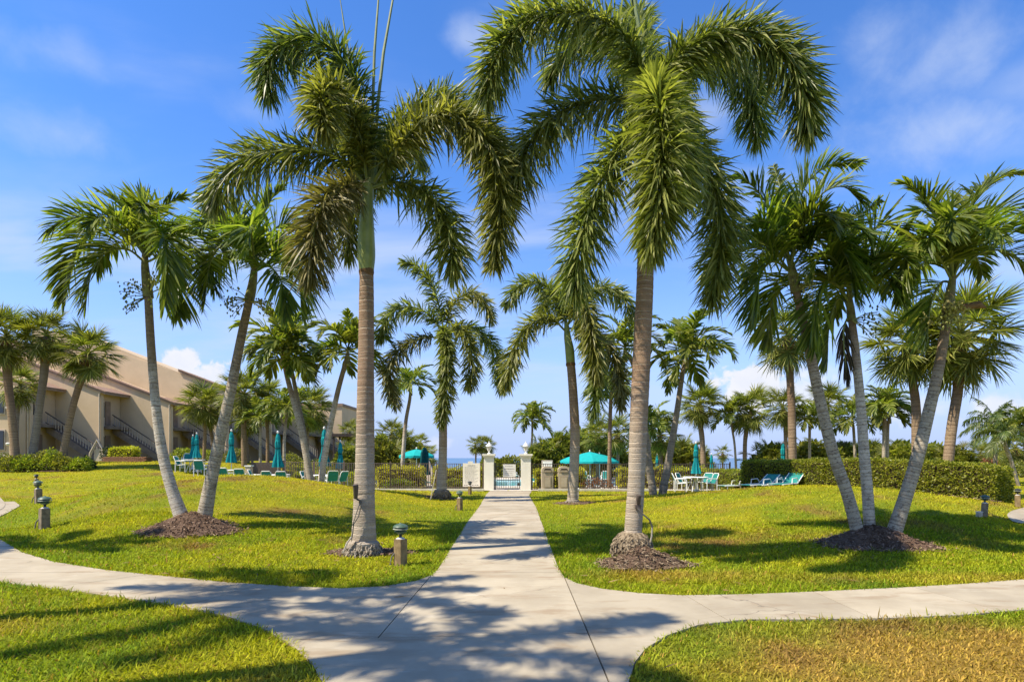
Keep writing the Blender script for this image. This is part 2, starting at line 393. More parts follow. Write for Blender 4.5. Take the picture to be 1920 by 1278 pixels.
M['lantern'] = mat('lantern_white', (.8, .78, .72), (.7, .68, .62), 10, .4, .4)
M['lantern_glass'] = mat('lantern_glass', (.62, .58, .48), (.5, .47, .4), 5, .2, .5)
M['sign'] = mat('sign_board', (.88, .82, .68), (.82, .75, .62), 5, .6, .3)
M['sign_white'] = mat('sign_board_white', (.78, .76, .68), (.72, .70, .62), 5, .6, .3)
M['print'] = mat('sign_print', (.32, .29, .25), (.42, .38, .33), 30, .7, .2)
M['bin'] = mat('bin_plastic', (.46, .385, .275), (.41, .34, .245), 4, .65, .25, .1, 60)
M['bin_door'] = mat('bin_panel', (.37, .30, .21), (.33, .27, .19), 4, .65, .25)
M['dark'] = mat('hole_shade', (.02, .017, .015), (.03, .025, .02), 5, .8, .1)  # near-black colour standing in for the shade inside a hollow
M['teal'] = mat('canvas_teal', (.012, .235, .245), (.010, .185, .20), 5, .85, .1, .3, 25, .02)
M['teal_bright'] = mat('canvas_teal_bright', (.015, .36, .345), (.015, .31, .30), 4, .85, .1, .2, 25, .02)
M['teal_dark'] = mat('canvas_teal_dark', (.006, .055, .06), (.008, .075, .08), 5, .85, .1, .3, 25)
M['canvas_beige'] = mat('canvas_beige', (.62, .52, .43), (.55, .46, .38), 3, .85, .1, .2, 20)
def sling():
    m, T = new_mat('sling_teal')
    pos = T.n('ShaderNodeNewGeometry').outputs['Position']
    c = T.mix(T.noise(pos, 6, 4), (.03, .27, .235), (.045, .36, .31))
    p = principled(T, c, .6, .3)
    tr = T.n('ShaderNodeBsdfTranslucent'); T.l(c, tr.inputs['Color'])
    mx = T.n('ShaderNodeMixShader'); mx.inputs[0].default_value = .35
    T.l(p, mx.inputs[1]); T.l(tr.outputs[0], mx.inputs[2]); out(T, mx.outputs[0]); return m
M['sling'] = sling()
M['white_metal'] = mat('white_metal', (.80, .79, .75), (.72, .71, .67), 8, .4, .4)
M['towel'] = mat('towel_white', (.75, .73, .68), (.66, .64, .6), 8, .9, .1)
M['wood_post'] = mat('post_wood', (.30, .215, .105), (.19, .135, .07), 9, .85, .1, .5, 60, .008)
M['wood_post_grey'] = mat('post_wood_grey', (.27, .22, .15), (.16, .13, .09), 9, .85, .1, .5, 60, .008)
M['lamp_green'] = mat('lamp_green', (.045, .095, .06), (.09, .135, .095), 18, .45, .4, .1)
M['lamp_rim'] = mat('lamp_rim', (.42, .45, .36), (.30, .33, .26), 14, .5, .35)
M['lamp_black'] = mat('lamp_black', (.02, .022, .02), (.03, .03, .027), 14, .5, .35)
M['lamp_cap'] = mat('lamp_collar', (.66, .62, .55), (.5, .46, .4), 14, .5, .3)
M['flood'] = mat('floodlight_bronze', (.075, .055, .042), (.10, .075, .06), 10, .5, .4)
M['cable'] = mat('cable_grey', (.16, .145, .12), (.11, .10, .085), 12, .6, .3)
M['conduit'] = mat('conduit_pale', (.52, .47, .38), (.36, .32, .25), 16, .7, .2)
M['brick'] = mat('planter_brick', (.30, .15, .085), (.36, .20, .12), 18, .9, .1, .3)
M['pergola'] = mat('pergola_dark', (.05, .04, .035), (.07, .055, .05), 6, .8, .1)
def water(name, a, b, rough, scale, strength):
    m, T = new_mat(name)
    pos = T.n('ShaderNodeNewGeometry').outputs['Position']
    mp = T.n('ShaderNodeMapping'); T.l(pos, mp.inputs['Vector']); mp.inputs['Scale'].default_value = (.35, 1, 1)
    c = T.mix(T.ss(T.noise(mp.outputs[0], scale * .2, 5), .35, .65), a, b)
    out(T, principled(T, c, rough, .5, 0, bump(T, T.noise(mp.outputs[0], scale, 5, .6), strength, .05))); return m
M['pool'] = water('pool_water', (.16, .47, .54), (.20, .54, .60), .06, 3.0, .15)
M['sea'] = water('sea_water', (.030, .105, .20), (.045, .135, .24), .28, .5, .5)
M['tile'] = mat('pool_tile', (.30, .55, .62), (.25, .5, .58), 8, .3, .5)

# ------------------------------------------------------------------ objects
def link(o): COL.objects.link(o); return o
def tag(o, label=None, cat=None, group=None, kind=None):
    if label: o['label'] = label
    if cat: o['category'] = cat
    if group: o['group'] = group
    if kind: o['kind'] = kind
    return o
def thing(name, loc, label, cat, group=None, rz=0.0):
    o = bpy.data.objects.new(name, None)
    o.empty_display_size = .2
    o.location = loc; o.rotation_euler = (0, 0, rz)
    link(o)
    return tag(o, label, cat, group)
def wm(o):
    b = Matrix.LocRotScale(o.location, o.rotation_euler, o.scale)
    return wm(o.parent) @ o.matrix_parent_inverse @ b if o.parent else b
def hang(o, parent, world=True):
    o.parent = parent
    o.matrix_parent_inverse = wm(parent).inverted() if world else Matrix()
    return o
def mesh_np(name, V, Fc, mat_, parent=None, smooth=False, col=None, along=None, link_it=True, local=False, extra=None):
    """mesh from numpy: V (n,3), Fc list of (k,3|4) int arrays"""
    me = bpy.data.meshes.new(name)
    if not isinstance(Fc, list): Fc = [Fc]
    Fc = [f for f in Fc if len(f)]
    loops = np.concatenate([f.ravel() for f in Fc]).astype(np.int32)
    cnt = np.concatenate([np.full(len(f), f.shape[1]) for f in Fc]).astype(np.int32)
    st = np.concatenate([[0], np.cumsum(cnt)[:-1]]).astype(np.int32)
    me.vertices.add(len(V)); me.vertices.foreach_set('co', np.asarray(V, np.float32).ravel())
    me.loops.add(len(loops)); me.loops.foreach_set('vertex_index', loops)
    me.polygons.add(len(cnt)); me.polygons.foreach_set('loop_start', st)
    me.update(calc_edges=True)
    if smooth: me.polygons.foreach_set('use_smooth', np.ones(len(cnt), bool))
    if col is not None:
        a = me.attributes.new('col', 'FLOAT_COLOR', 'POINT')
        a.data.foreach_set('color', np.concatenate([col, np.ones((len(col), 1))], 1).astype(np.float32).ravel())
    if along is not None:
        a = me.attributes.new('along', 'FLOAT', 'POINT'); a.data.foreach_set('value', np.asarray(along, np.float32))
    for m in (mat_ if isinstance(mat_, (list, tuple)) else [mat_]): me.materials.append(m)
    o = bpy.data.objects.new(name, me)
    if link_it: link(o)
    if parent is not None: hang(o, parent, not local)
    return o

class MB:
    """collects plain shapes for ONE mesh"""
    def __init__(s): s.v = []; s.f = []
    def add(s, vs, fs):
        k = len(s.v); s.v += [tuple(v) for v in vs]; s.f += [tuple(i + k for i in f) for f in fs]; return s
    def box(s, c, d, rz=0.0, tilt=None, taper=1.0):
        x, y, z = [q / 2 for q in d]
        vs = [Vector((sx * x * (taper if sz > 0 else 1), sy * y * (taper if sz > 0 else 1), sz * z)) for sz in (-1, 1) for sy in (-1, 1) for sx in (-1, 1)]
        m = Matrix.Rotation(rz, 3, 'Z')
        if tilt is not None: m = m @ tilt
        return s.add([m @ v + Vector(c) for v in vs], [(0, 2, 3, 1), (4, 5, 7, 6), (0, 1, 5, 4), (2, 6, 7, 3), (0, 4, 6, 2), (1, 3, 7, 5)])
    def tube(s, pts, rad, n=8, caps=True):
        pts = [Vector(p) for p in pts]
        if not hasattr(rad, '__len__'): rad = [rad] * len(pts)
        k = len(s.v); ref = None
        for i, p in enumerate(pts):
            t = (pts[min(i + 1, len(pts) - 1)] - pts[max(i - 1, 0)]).normalized()
            if ref is None: ref = t.orthogonal().normalized()
            ref = (ref - t * ref.dot(t)).normalized(); b = t.cross(ref)
            s.v += [tuple(p + (ref * math.cos(2 * math.pi * j / n) + b * math.sin(2 * math.pi * j / n)) * rad[i]) for j in range(n)]
        for i in range(len(pts) - 1):
            for j in range(n):
                a = k + i * n + j; b2 = k + i * n + (j + 1) % n
                s.f.append((a, b2, b2 + n, a + n))
        if caps:
            s.f.append(tuple(k + j for j in range(n))[::-1]); s.f.append(tuple(k + (len(pts) - 1) * n + j for j in range(n)))
        return s
    def lathe(s, prof, c, n=16, wob=None):
        k = len(s.v); c = Vector(c)
        for r, z in prof:
            for j in range(n):
                a = 2 * math.pi * j / n; rr = r * (1 + (wob(j, z) if wob else 0))
                s.v.append((c.x + rr * math.cos(a), c.y + rr * math.sin(a), c.z + z))
        for i in range(len(prof) - 1):
            for j in range(n):
                a = k + i * n + j; b = k + i * n + (j + 1) % n
                s.f.append((a, b, b + n, a + n))
        s.f.append(tuple(k + j for j in range(n))[::-1]); s.f.append(tuple(k + (len(prof) - 1) * n + j for j in range(n)))
        return s
    def prism(s, poly, y0, y1):
        """polygon in x,z extruded along y"""
        n = len(poly)
        vs = [(x, y0, z) for x, z in poly] + [(x, y1, z) for x, z in poly]
        fs = [tuple(range(n)), tuple(range(2 * n - 1, n - 1, -1))] + [(i, i + n, (i + 1) % n + n, (i + 1) % n) for i in range(n)]
        return s.add(vs, fs)
    def build(s, name, mat_, parent=None, smooth=False, world=True, bevel=0.0):
        me = bpy.data.meshes.new(name); me.from_pydata(s.v, [], s.f)
        if bevel > 0:
            bm = bmesh.new(); bm.from_mesh(me)
            bmesh.ops.bevel(bm, geom=list(bm.edges), offset=bevel, segments=2, affect='EDGES', clamp_overlap=True)
            bm.to_mesh(me); bm.free()
        me.validate(); me.update()
        me.materials.append(mat_)
        if smooth:
            me.polygons.foreach_set('use_smooth', np.ones(len(me.polygons), bool))
            try: me.set_sharp_from_angle(angle=R(40))
            except Exception: pass
        o = link(bpy.data.objects.new(name, me))
        if parent is not None: hang(o, parent, world)
        return o
def dup(root, loc, rz=0.0, label=None, group=None, scale=1.0):
    r = root.copy(); COL.objects.link(r)
    r.location = loc; r.rotation_euler = (0, 0, rz); r.scale = (scale,) * 3
    if label: r['label'] = label
    if group: r['group'] = group
    for ch in [o for o in root.children]:
        c = ch.copy(); COL.objects.link(c); c.parent = r
        for g in [o for o in ch.children]:
            d = g.copy(); COL.objects.link(d); d.parent = c
    return r
class Proto:
    """one thing of a kind is built at the origin; the first call of place() moves it, later ones copy it"""
    def __init__(s, root): s.root = root; s.used = False
    def place(s, loc, rz=0.0, label=None, group=None, scale=1.0):
        if not s.used:
            s.used = True; r = s.root
            r.location = loc; r.rotation_euler = (0, 0, rz); r.scale = (scale,) * 3
            if label: r['label'] = label
            if group: r['group'] = group
            return r
        return dup(s.root, loc, rz, label, group, scale)

# ------------------------------------------------------------------ ground
GREEN = np.array((.195, .275, .014)); YELL = np.array((.44, .405, .020)); DRY = np.array((.42, .265, .06)); LUSH = np.array((.115, .215, .018)); BROWN = np.array((.22, .125, .05))
def lawn_col(x, y):
    n1 = fbm(x, y, .42, 5); n2 = fbm(x + 31, y + 12, .95, 4); n3 = fbm(x - 50, y + 70, 1.7, 4)
    ed = edge_dist(x, y, walk_poly)
    n4 = fbm(x + 7, y * 1.6 - 3, 2.6, 4)
    yel = np.clip((n1 - .36) * 3.2, 0, 1) * .50 + np.clip((n4 - .40) * 4, 0, 1) * .42 + .10 * n2
    yel = yel * (0.35 + .65 * sstep((ed - .1) / 1.8)) + .30 * sstep((y - 14) / 8)
    near = (y < 8.6)
    yel = np.where(near, np.clip((n1 - .30) * 2.2, 0, .75), yel)
    yel = np.clip(yel, 0, 1)[:, None]
    c = GREEN * (1 - yel) + YELL * yel
    lush = (np.clip((n2 - .52) * 4, 0, 1) * .8 * (1 - sstep((y - 9) / 10)))[:, None]
    c = c * (1 - lush) + LUSH * lush
    # dry turf: the near right lawn and the strip along the right arm of the walk
    d1 = np.exp(-((x - 3.9) / 2.2) ** 2 - ((y - 4.9) / 1.2) ** 2) * 1.5 + .6 * np.exp(-((x + 1.9) / .5) ** 2 - ((y - 4.6) / .35) ** 2) + .5 * np.exp(-((x + 5.2) / .7) ** 2 - ((y - 5.9) / .5) ** 2)
    d2 = .75 * np.exp(-((x - 2.4) / 1.5) ** 2 - ((y - 8.5) / .5) ** 2) + .5 * np.exp(-((x - 6.2) / 2.2) ** 2 - ((y - 8.3) / .5) ** 2) + .35 * np.exp(-((x - 16) / 3) ** 2 - ((y - 21) / 3) ** 2)
    d3 = .62 * np.clip((n2 - .46) * 3.5, 0, 1) * (y > 7.5) * sstep((ed - .5) / 1.5)
    d2 = d2 + d3
    dry = np.clip((d1 + d2) * (.25 + 1.5 * n3) - .15, 0, .92)[:, None]
    c = c * (1 - dry) + DRY * dry
    br = np.clip((n3 * n2 - .30) * 6, 0, 1)[:, None] * np.clip(dry * 1.6, 0, 1) * .8
    c = c * (1 - br) + BROWN * br
    return c

xs = np.concatenate([np.linspace(-400, -50, 15)[:-1], np.arange(-50, 50.01, .3), np.linspace(50, 400, 15)[1:]])
ys = np.concatenate([np.linspace(-40, 0, 8)[:-1], np.arange(0, 44, .3), np.linspace(44, 130, 60)])
gx, gy = np.meshgrid(xs, ys)
gz = H(gx, gy) - .025
gv = np.stack([gx.ravel(), gy.ravel(), gz.ravel()], 1)
nx, ny = len(xs), len(ys)
ii = (np.arange(ny - 1)[:, None] * nx + np.arange(nx - 1)[None, :]).ravel()
gf = np.stack([ii, ii + 1, ii + nx + 1, ii + nx], 1)
gcol = lawn_col(gv[:, 0], gv[:, 1]) * .80
o = mesh_np('lawn', gv, gf, M['lawn'], smooth=True, col=gcol); tag(o, kind='structure')
o = mesh_np('sea', np.array([(-9000, 100, -1.6), (9000, 100, -1.6), (9000, 16000, -1.6), (-9000, 16000, -1.6)], float), np.array([[0, 1, 2, 3]]), M['sea']); tag(o, kind='structure')
bz = []
bx_ = np.linspace(-300, 300, 61)
for yy in (78, 92, 104, 125): bz.append(np.stack([bx_, np.full(61, yy) + 2.5 * np.sin(bx_ * .07), H(bx_, np.full(61, yy) + 2.5 * np.sin(bx_ * .07)) + .03], 1))
bv = np.concatenate(bz); q = (np.arange(3)[:, None] * 61 + np.arange(60)[None, :]).ravel()
o = mesh_np('beach', bv, np.stack([q, q + 1, q + 62, q + 61], 1), M['sand'], smooth=True); tag(o, kind='structure')

# ------------------------------------------------------------------ concrete walk cut into slabs
def sheet_bm(poly, z):
    bm = bmesh.new()
    bm.faces.new([bm.verts.new((x, y, z)) for x, y in poly])
    bmesh.ops.triangulate(bm, faces=list(bm.faces), ngon_method='EAR_CLIP')
    return bm
walk = sheet_bm(walk_poly, -.018)
me = bpy.data.meshes.new('path'); walk.to_mesh(me); walk.free(); me.materials.append(M['joint'])
path = link(bpy.data.objects.new('path', me)); tag(path, kind='structure')
def cut(pieces, a, b, gap=.011, within=None):
    """cut every piece along the line a-b, leaving an open joint"""
    a = Vector((*a, 0)); b = Vector((*b, 0)); nrm = Vector((-(b - a).y, (b - a).x, 0)).normalized()
    res = []
    for bm in pieces:
        if within and not within(bm): res.append(bm); continue
        ds = [(v.co - a).dot(nrm) for v in bm.verts]
        if min(ds) > -.05 or max(ds) < .05: res.append(bm); continue
        for sgn in (1, -1):
            c = bm.copy()
            bmesh.ops.bisect_plane(c, geom=c.verts[:] + c.edges[:] + c.faces[:], plane_co=a + nrm * sgn * gap / 2, plane_no=nrm * sgn, clear_inner=True, clear_outer=False)
            if len(c.faces): res.append(c)
        bm.free()
    return res
def cen(bm):
    s = Vector(); t = 0
    for f in bm.faces: s += f.calc_center_median() * f.calc_area(); t += f.calc_area()
    return s / max(t, 1e-9)
P0 = [sheet_bm(walk_poly, 0.0)]
P0 = cut(P0, GP(822, 1072), GP(1052, 1072))                                    # mouth of the gate walk
for yy in (11.4, 13.6, 16.0, 18.6, 21.4, 24.4, 27.4): P0 = cut(P0, (-3, yy), (3, yy), .008, lambda b: cen(b).y > 9.5 and abs(cen(b).x) < 1.6)
P0 = cut(P0, GP(1060, 1085), GP(1142, 1278), .014, lambda b: cen(b).y < 9.5)    # right of the crossing
P0 = cut(P0, GP(568, 1198), GP(1100, 1186), .010, lambda b: abs(cen(b).x) < 2.2 and cen(b).y < 9)
P0 = cut(P0, GP(775, 1117), GP(718, 1184), .012, lambda b: cen(b).x < 1.2 and 6.2 < cen(b).y < 9.5)
for a, b in (((470, 1100), (330, 1140)), ((250, 1080), (60, 1105)), ((1290, 1118), (1372, 1166)), ((1530, 1110), (1640, 1160)), ((1720, 1102), (1890, 1148))):
    A, B = GP(*a), GP(*b); mx = A[0]
    P0 = cut(P0, A, B, .010, (lambda b_: cen(b_).x < -1.4 and cen(b_).y < 22) if mx < 0 else (lambda b_: cen(b_).x > 1.2 and cen(b_).y < 16))
P0 = cut(P0, (-13.5, 10.5), (-10.2, 12.6), .01, lambda b: cen(b).x < -5)
P0 = cut(P0, (-17.5, 15.5), (-13.5, 16.8), .01, lambda b: cen(b).x < -9)
P0 = cut(P0, (8.5, 9.5), (10.2, 6.5), .01, lambda b: cen(b).x > 6)
for bm in P0:
    bmesh.ops.dissolve_limit(bm, angle_limit=.01, verts=bm.verts[:], edges=bm.edges[:])
    r = bmesh.ops.extrude_face_region(bm, geom=bm.faces[:])
    for v in [g for g in r['geom'] if isinstance(g, bmesh.types.BMVert)]: v.co.z += .0
    for v in bm.verts:
        pass
    low = set(v for f in bm.faces for v in f.verts) - set(g for g in r['geom'] if isinstance(g, bmesh.types.BMVert))
    for v in low: v.co.z -= .06
    bmesh.ops.recalc_face_normals(bm, faces=bm.faces[:])
    bmesh.ops.triangulate(bm, faces=bm.faces[:], ngon_method='EAR_CLIP')
    me = bpy.data.meshes.new('slab'); bm.to_mesh(me); bm.free(); me.materials.append(M['concrete'])
    hang(link(bpy.data.objects.new('slab', me)), path)
# the small loop of walk seen at the far right lies on the slope: drape it
def drape(name, poly, m, lift=.012, step=.5):
    bm = sheet_bm(poly, 0.0)
    xsP = [p[0] for p in poly]; ysP = [p[1] for p in poly]
    for k in np.arange(min(xsP) + step, max(xsP), step): bmesh.ops.bisect_plane(bm, geom=bm.verts[:] + bm.edges[:] + bm.faces[:], plane_co=(k, 0, 0), plane_no=(1, 0, 0))
    for k in np.arange(min(ysP) + step, max(ysP), step): bmesh.ops.bisect_plane(bm, geom=bm.verts[:] + bm.edges[:] + bm.faces[:], plane_co=(0, k, 0), plane_no=(0, 1, 0))
    for v in bm.verts: v.co.z = Hz(v.co.x, v.co.y) + lift
    me = bpy.data.meshes.new(name); bm.to_mesh(me); bm.free(); me.materials.append(m)
    return link(bpy.data.objects.new(name, me))
def smooth_loop(pts, it=2):
    for _ in range(it):
        q = []
        for i in range(len(pts)):
            a, b = pts[i], pts[(i + 1) % len(pts)]
            q += [(a[0] * .75 + b[0] * .25, a[1] * .75 + b[1] * .25), (a[0] * .25 + b[0] * .75, a[1] * .25 + b[1] * .75)]
        pts = q
    return pts
def gat(px, py):
    p = at(px, py); return (p.x, p.y)
spr = smooth_loop([(13.7, 13.4), (13.95, 14.8), gat(1905, 983), gat(1887, 968), gat(1891, 959), gat(1915, 953), gat(1975, 952), (19.5, 17.9), (23, 19.4), (23.6, 17.4), (19, 15.2), (16.4, 13.6), (15.5, 12.6)])
tag(drape('side_path', spr, M['concrete']), kind='structure')
spl = smooth_loop([gat(12, 946), gat(4, 930), gat(-30, 922), gat(-120, 925), gat(-140, 950), gat(-60, 962), gat(0, 958)])
tag(drape('side_path', spl, M['concrete']), kind='structure')

# pool terrace, pool and sea-side
FY = 31.2                                                                       # fence line
POOL = (-7.0, 33.9, 9.5, 44.0)
tb = MB()
def slabz(x0, y0, x1, y1, z=.012): tb.add([(x0, y0, z), (x1, y0, z), (x1, y1, z), (x0, y1, z)], [(0, 1, 2, 3)])
slabz(-11, FY - .75, -1.15, POOL[1]); slabz(-1.15, 30.012, 1.0, POOL[1]); slabz(1.0, FY - .75, 12.5, POOL[1]); slabz(-11, POOL[1], POOL[0], POOL[3]); slabz(POOL[2], POOL[1], 12.5, POOL[3]); slabz(-11, POOL[3], 12.5, 52)
tag(tb.build('pool_terrace', M['deck']), kind='structure')
pw = MB().add([(POOL[0], POOL[1], .005), (POOL[2], POOL[1], .005), (POOL[2], POOL[3], .005), (POOL[0], POOL[3], .005)], [(0, 1, 2, 3)]).build('pool_water', M['pool']); tag(pw, kind='structure')
cp_ = MB()
for c, d in (((1.25, POOL[1] - .15, .03), (17.1, .3, .12)), ((1.25, POOL[3] + .15, .03), (17.1, .3, .12)), ((POOL[0] - .15, 38.95, .03), (.3, 10.1, .12)), ((POOL[2] + .15, 38.95, .03), (.3, 10.1, .12))): cp_.box(c, d)
cw = cp_.build('pool_coping', M['lantern'], pw)
# low kerb in front of the fence
kerb = MB()
for x0, x1 in ((-9.5, -1.45), (1.35, 8.0)):
    kerb.box(((x0 + x1) / 2, FY - .72, .035), (x1 - x0, .22, .13))
tag(kerb.build('kerb', M['curb'], bevel=.015), kind='structure')

# ------------------------------------------------------------------ leaf builders (numpy)
def unit(a): return a / (np.linalg.norm(a, axis=-1, keepdims=True) + 1e-9)
RNG = np.random.RandomState(11)
def strips(P, Dv, S, L, Wd, droop, prof=((0, .35), (.35, 1.0), (.75, .75), (1, 0))):
    """many leaflets at once: base P, direction Dv, width axis S, length L, full width Wd, gravity droop (share of L)"""
    n = len(P); rows = []; L = np.broadcast_to(L, (n,)); Wd = np.broadcast_to(Wd, (n,)); droop = np.broadcast_to(droop, (n,))
    down = np.array((0, 0, -1.0))
    for t, w in prof:
        c = P + Dv * (L * t)[:, None] + down * (droop * L * t * t)[:, None]
        if w > 0:
            rows.append(c - S * (Wd * w * .5)[:, None]); rows.append(c + S * (Wd * w * .5)[:, None])
        else: rows.append(c)
    k = len(rows); V = np.stack(rows, 1).reshape(-1, 3)
    b = np.arange(n)[:, None] * k
    quads = []; tris = None; nr = len(prof)
    for i in range(nr - 1):
        if prof[i + 1][1] > 0: quads.append(b + np.array([[2 * i, 2 * i + 1, 2 * i + 3, 2 * i + 2]]))
        else: tris = b + np.array([[2 * i, 2 * i + 1, 2 * i + 2]])
    Fc = ([np.concatenate(quads)] if quads else []) + ([tris] if tris is not None else [])
    return V, Fc
def spline(pts, n):
    pts = np.array([tuple(p) for p in pts], float)
    if len(pts) == 2: return pts[0] + (pts[1] - pts[0]) * np.linspace(0, 1, n)[:, None]
    P = np.concatenate([[2 * pts[0] - pts[1]], pts, [2 * pts[-1] - pts[-2]]])
    res = []
    for i in range(len(pts) - 1):
        p0, p1, p2, p3 = P[i:i + 4]
        t = np.linspace(0, 1, 24, endpoint=False)[:, None]
        res.append(.5 * (2 * p1 + (p2 - p0) * t + (2 * p0 - 5 * p1 + 4 * p2 - p3) * t ** 2 + (3 * p1 - p0 - 3 * p2 + p3) * t ** 3))
    C = np.concatenate(res + [pts[-1:]])
    s = np.concatenate([[0], np.cumsum(np.linalg.norm(np.diff(C, axis=0), axis=1))])
    u = np.linspace(0, s[-1], n)
    return np.stack([np.interp(u, s, C[:, k]) for k in range(3)], 1)
def frames(C):
    T = unit(np.gradient(C, axis=0))
    c0 = C - C.mean(0)
    u, s, vt = np.linalg.svd(c0, full_matrices=False)
    S = vt[2]
    if s[1] < .04 * s[0]:
        S = np.cross(C[-1] - C[0], (0, 0, 1.0))
        if np.linalg.norm(S) < 1e-3: S = np.array((0, 1.0, 0))
    S = unit(S - T * (T @ S)[:, None])
    N = unit(np.cross(S, T))
    mid = C[len(C) // 2] - (C[0] + C[-1]) / 2
    if s[1] < .04 * s[0]: mid = np.array((0, 0, 1.0))
    if (N @ mid).mean() < 0: N = -N; S = -S
    return T, S, N
def rod(C, r0, r1, n=5):
    k = len(C); T, S, N = frames(C); r = np.linspace(r0, r1, k)[:, None]
    V = np.stack([C + (S * math.cos(a) + N * math.sin(a)) * r for a in np.linspace(0, 2 * math.pi, n, endpoint=False)], 1).reshape(-1, 3)
    b = (np.arange(k - 1)[:, None] * n)
    Fc = np.concatenate([b + np.array([[j, (j + 1) % n, (j + 1) % n + n, j + n]]) for j in range(n)])
    return V, [Fc]
def join(parts):
    V = []; Q = []; T = []; k = 0
    for v, fs in parts:
        for f in fs: (Q if f.shape[1] == 4 else T).append(f + k)
        V.append(v); k += len(v)
    return np.concatenate(V), ([np.concatenate(Q)] if Q else []) + ([np.concatenate(T)] if T else [])
def foxtail_leaves(C, n=700, L=.5, W_=.034, start=.10, rng=RNG):
    T, S, N = frames(C); k = len(C)
    u = start + (1 - start) * (np.arange(n) + rng.rand(n)) / n
    f = u * (k - 1); i = np.minimum(f.astype(int), k - 2); w = (f - i)[:, None]
    lerp = lambda A: A[i] * (1 - w) + A[i + 1] * w
    P, t, s, nn = lerp(C), unit(lerp(T)), unit(lerp(S)), unit(lerp(N))
    a = rng.rand(n) * 2 * math.pi
    rad = s * np.cos(a)[:, None] + nn * np.sin(a)[:, None]
    op = R(58) + R(20) * rng.randn(n) * .8 - R(22) * np.clip((u - .8) / .2, 0, 1)
    d = unit(t * np.cos(op)[:, None] + rad * np.sin(op)[:, None])
    Ls = L * (.62 + .38 * np.sin(np.clip((u - start) / (1 - start), 0, 1) * math.pi) ** .6) * (.75 + .4 * rng.rand(n)) * np.where(u > .93, .8, 1)
    side = unit(np.cross(d, rng.randn(n, 3) * .6 + rad))
    return strips(P, d, side, Ls, W_ * (.6 + .7 * rng.rand(n)), .10 + .42 * rng.rand(n), ((0, .35), (.35, .95), (.7, .9), (1, 0)))
def feather_leaves(C, n=46, L=.5, W_=.045, vee=38, droop=.34, start=.14, fwd=46, twist=22, rng=RNG, taper=.45):
    """leaflets in two rows (manila and coconut palms)"""
    T, S, N = frames(C); k = len(C); out_ = []
    tw = R(twist) * rng.randn()
    for sg in (-1, 1):
        u = start + (1 - start) * (np.arange(n) + .5 * rng.rand(n)) / n
        f = u * (k - 1); i = np.minimum(f.astype(int), k - 2); w = (f - i)[:, None]
        lerp = lambda A: A[i] * (1 - w) + A[i + 1] * w
        P, t, s, nn = lerp(C), unit(lerp(T)), unit(lerp(S)), unit(lerp(N))
        v = R(vee) + R(11) * rng.randn(n) + sg * tw * (.3 + u)
        rad = s * sg * np.cos(v)[:, None] + nn * np.sin(v)[:, None]
        op = R(fwd) + R(7) * rng.randn(n) + R(20) * (1 - u) - R(20) * u
        d = unit(t * np.cos(op)[:, None] + rad * np.sin(op)[:, None])
        x = (u - start) / (1 - start)
        Ls = L * (.55 + .45 * np.sin(np.clip(x * 1.05 + .12, 0, 1) * math.pi) ** .7) * (1 - taper * x ** 3) * (.85 + .3 * rng.rand(n))
        side = unit(np.cross(d, nn) + .35 * rng.randn(n, 3))
        out_.append(strips(P, d, side, Ls, W_ * (.75 + .5 * rng.rand(n)), droop * (.5 + rng.rand(n)), ((0, .45), (.35, 1.0), (.72, .8), (1, 0))))
    return join(out_)
def fan_leaf(rng, nseg=48, rad=.62, pet=.55):
    """sabal leaf in local space: petiole along +X, blade folded along a bent costa"""
    C = np.stack([np.linspace(0, pet, 6), np.zeros(6), -.06 * np.linspace(0, 1, 6) ** 2], 1)
    pr = rod(C, .022, .014, 4)
    th = np.linspace(-R(128), R(128), nseg) + R(3) * rng.randn(nseg)
    base = np.tile(np.array([[pet, 0, -.06]]), (nseg, 1)) + np.stack([.18 * rad * np.cos(th / 2) ** 2, np.zeros(nseg), -.05 * np.cos(th / 2) ** 2], 1)
    d = unit(np.stack([np.cos(th) * .95 + .15, np.sin(th), .16 * np.abs(np.sin(th)) - .10 + .05 * rng.randn(nseg)], 1))
    Ls = rad * (.82 + .18 * np.cos(th / 2)) * (.85 + .22 * rng.rand(nseg))
    side = unit(np.cross(d, np.array((0, 0, 1.0))) + np.array((0, 0, .5)) * np.sign(rng.randn(nseg, 1)) * .8)
    bl = strips(base, d, side, Ls, .031 * rad / .62 * (.8 + .4 * rng.rand(nseg)), .12 + .34 * rng.rand(nseg) ** 2, ((0, .5), (.45, 1.0), (.75, .6), (1, 0)))
    return join([pr, bl])

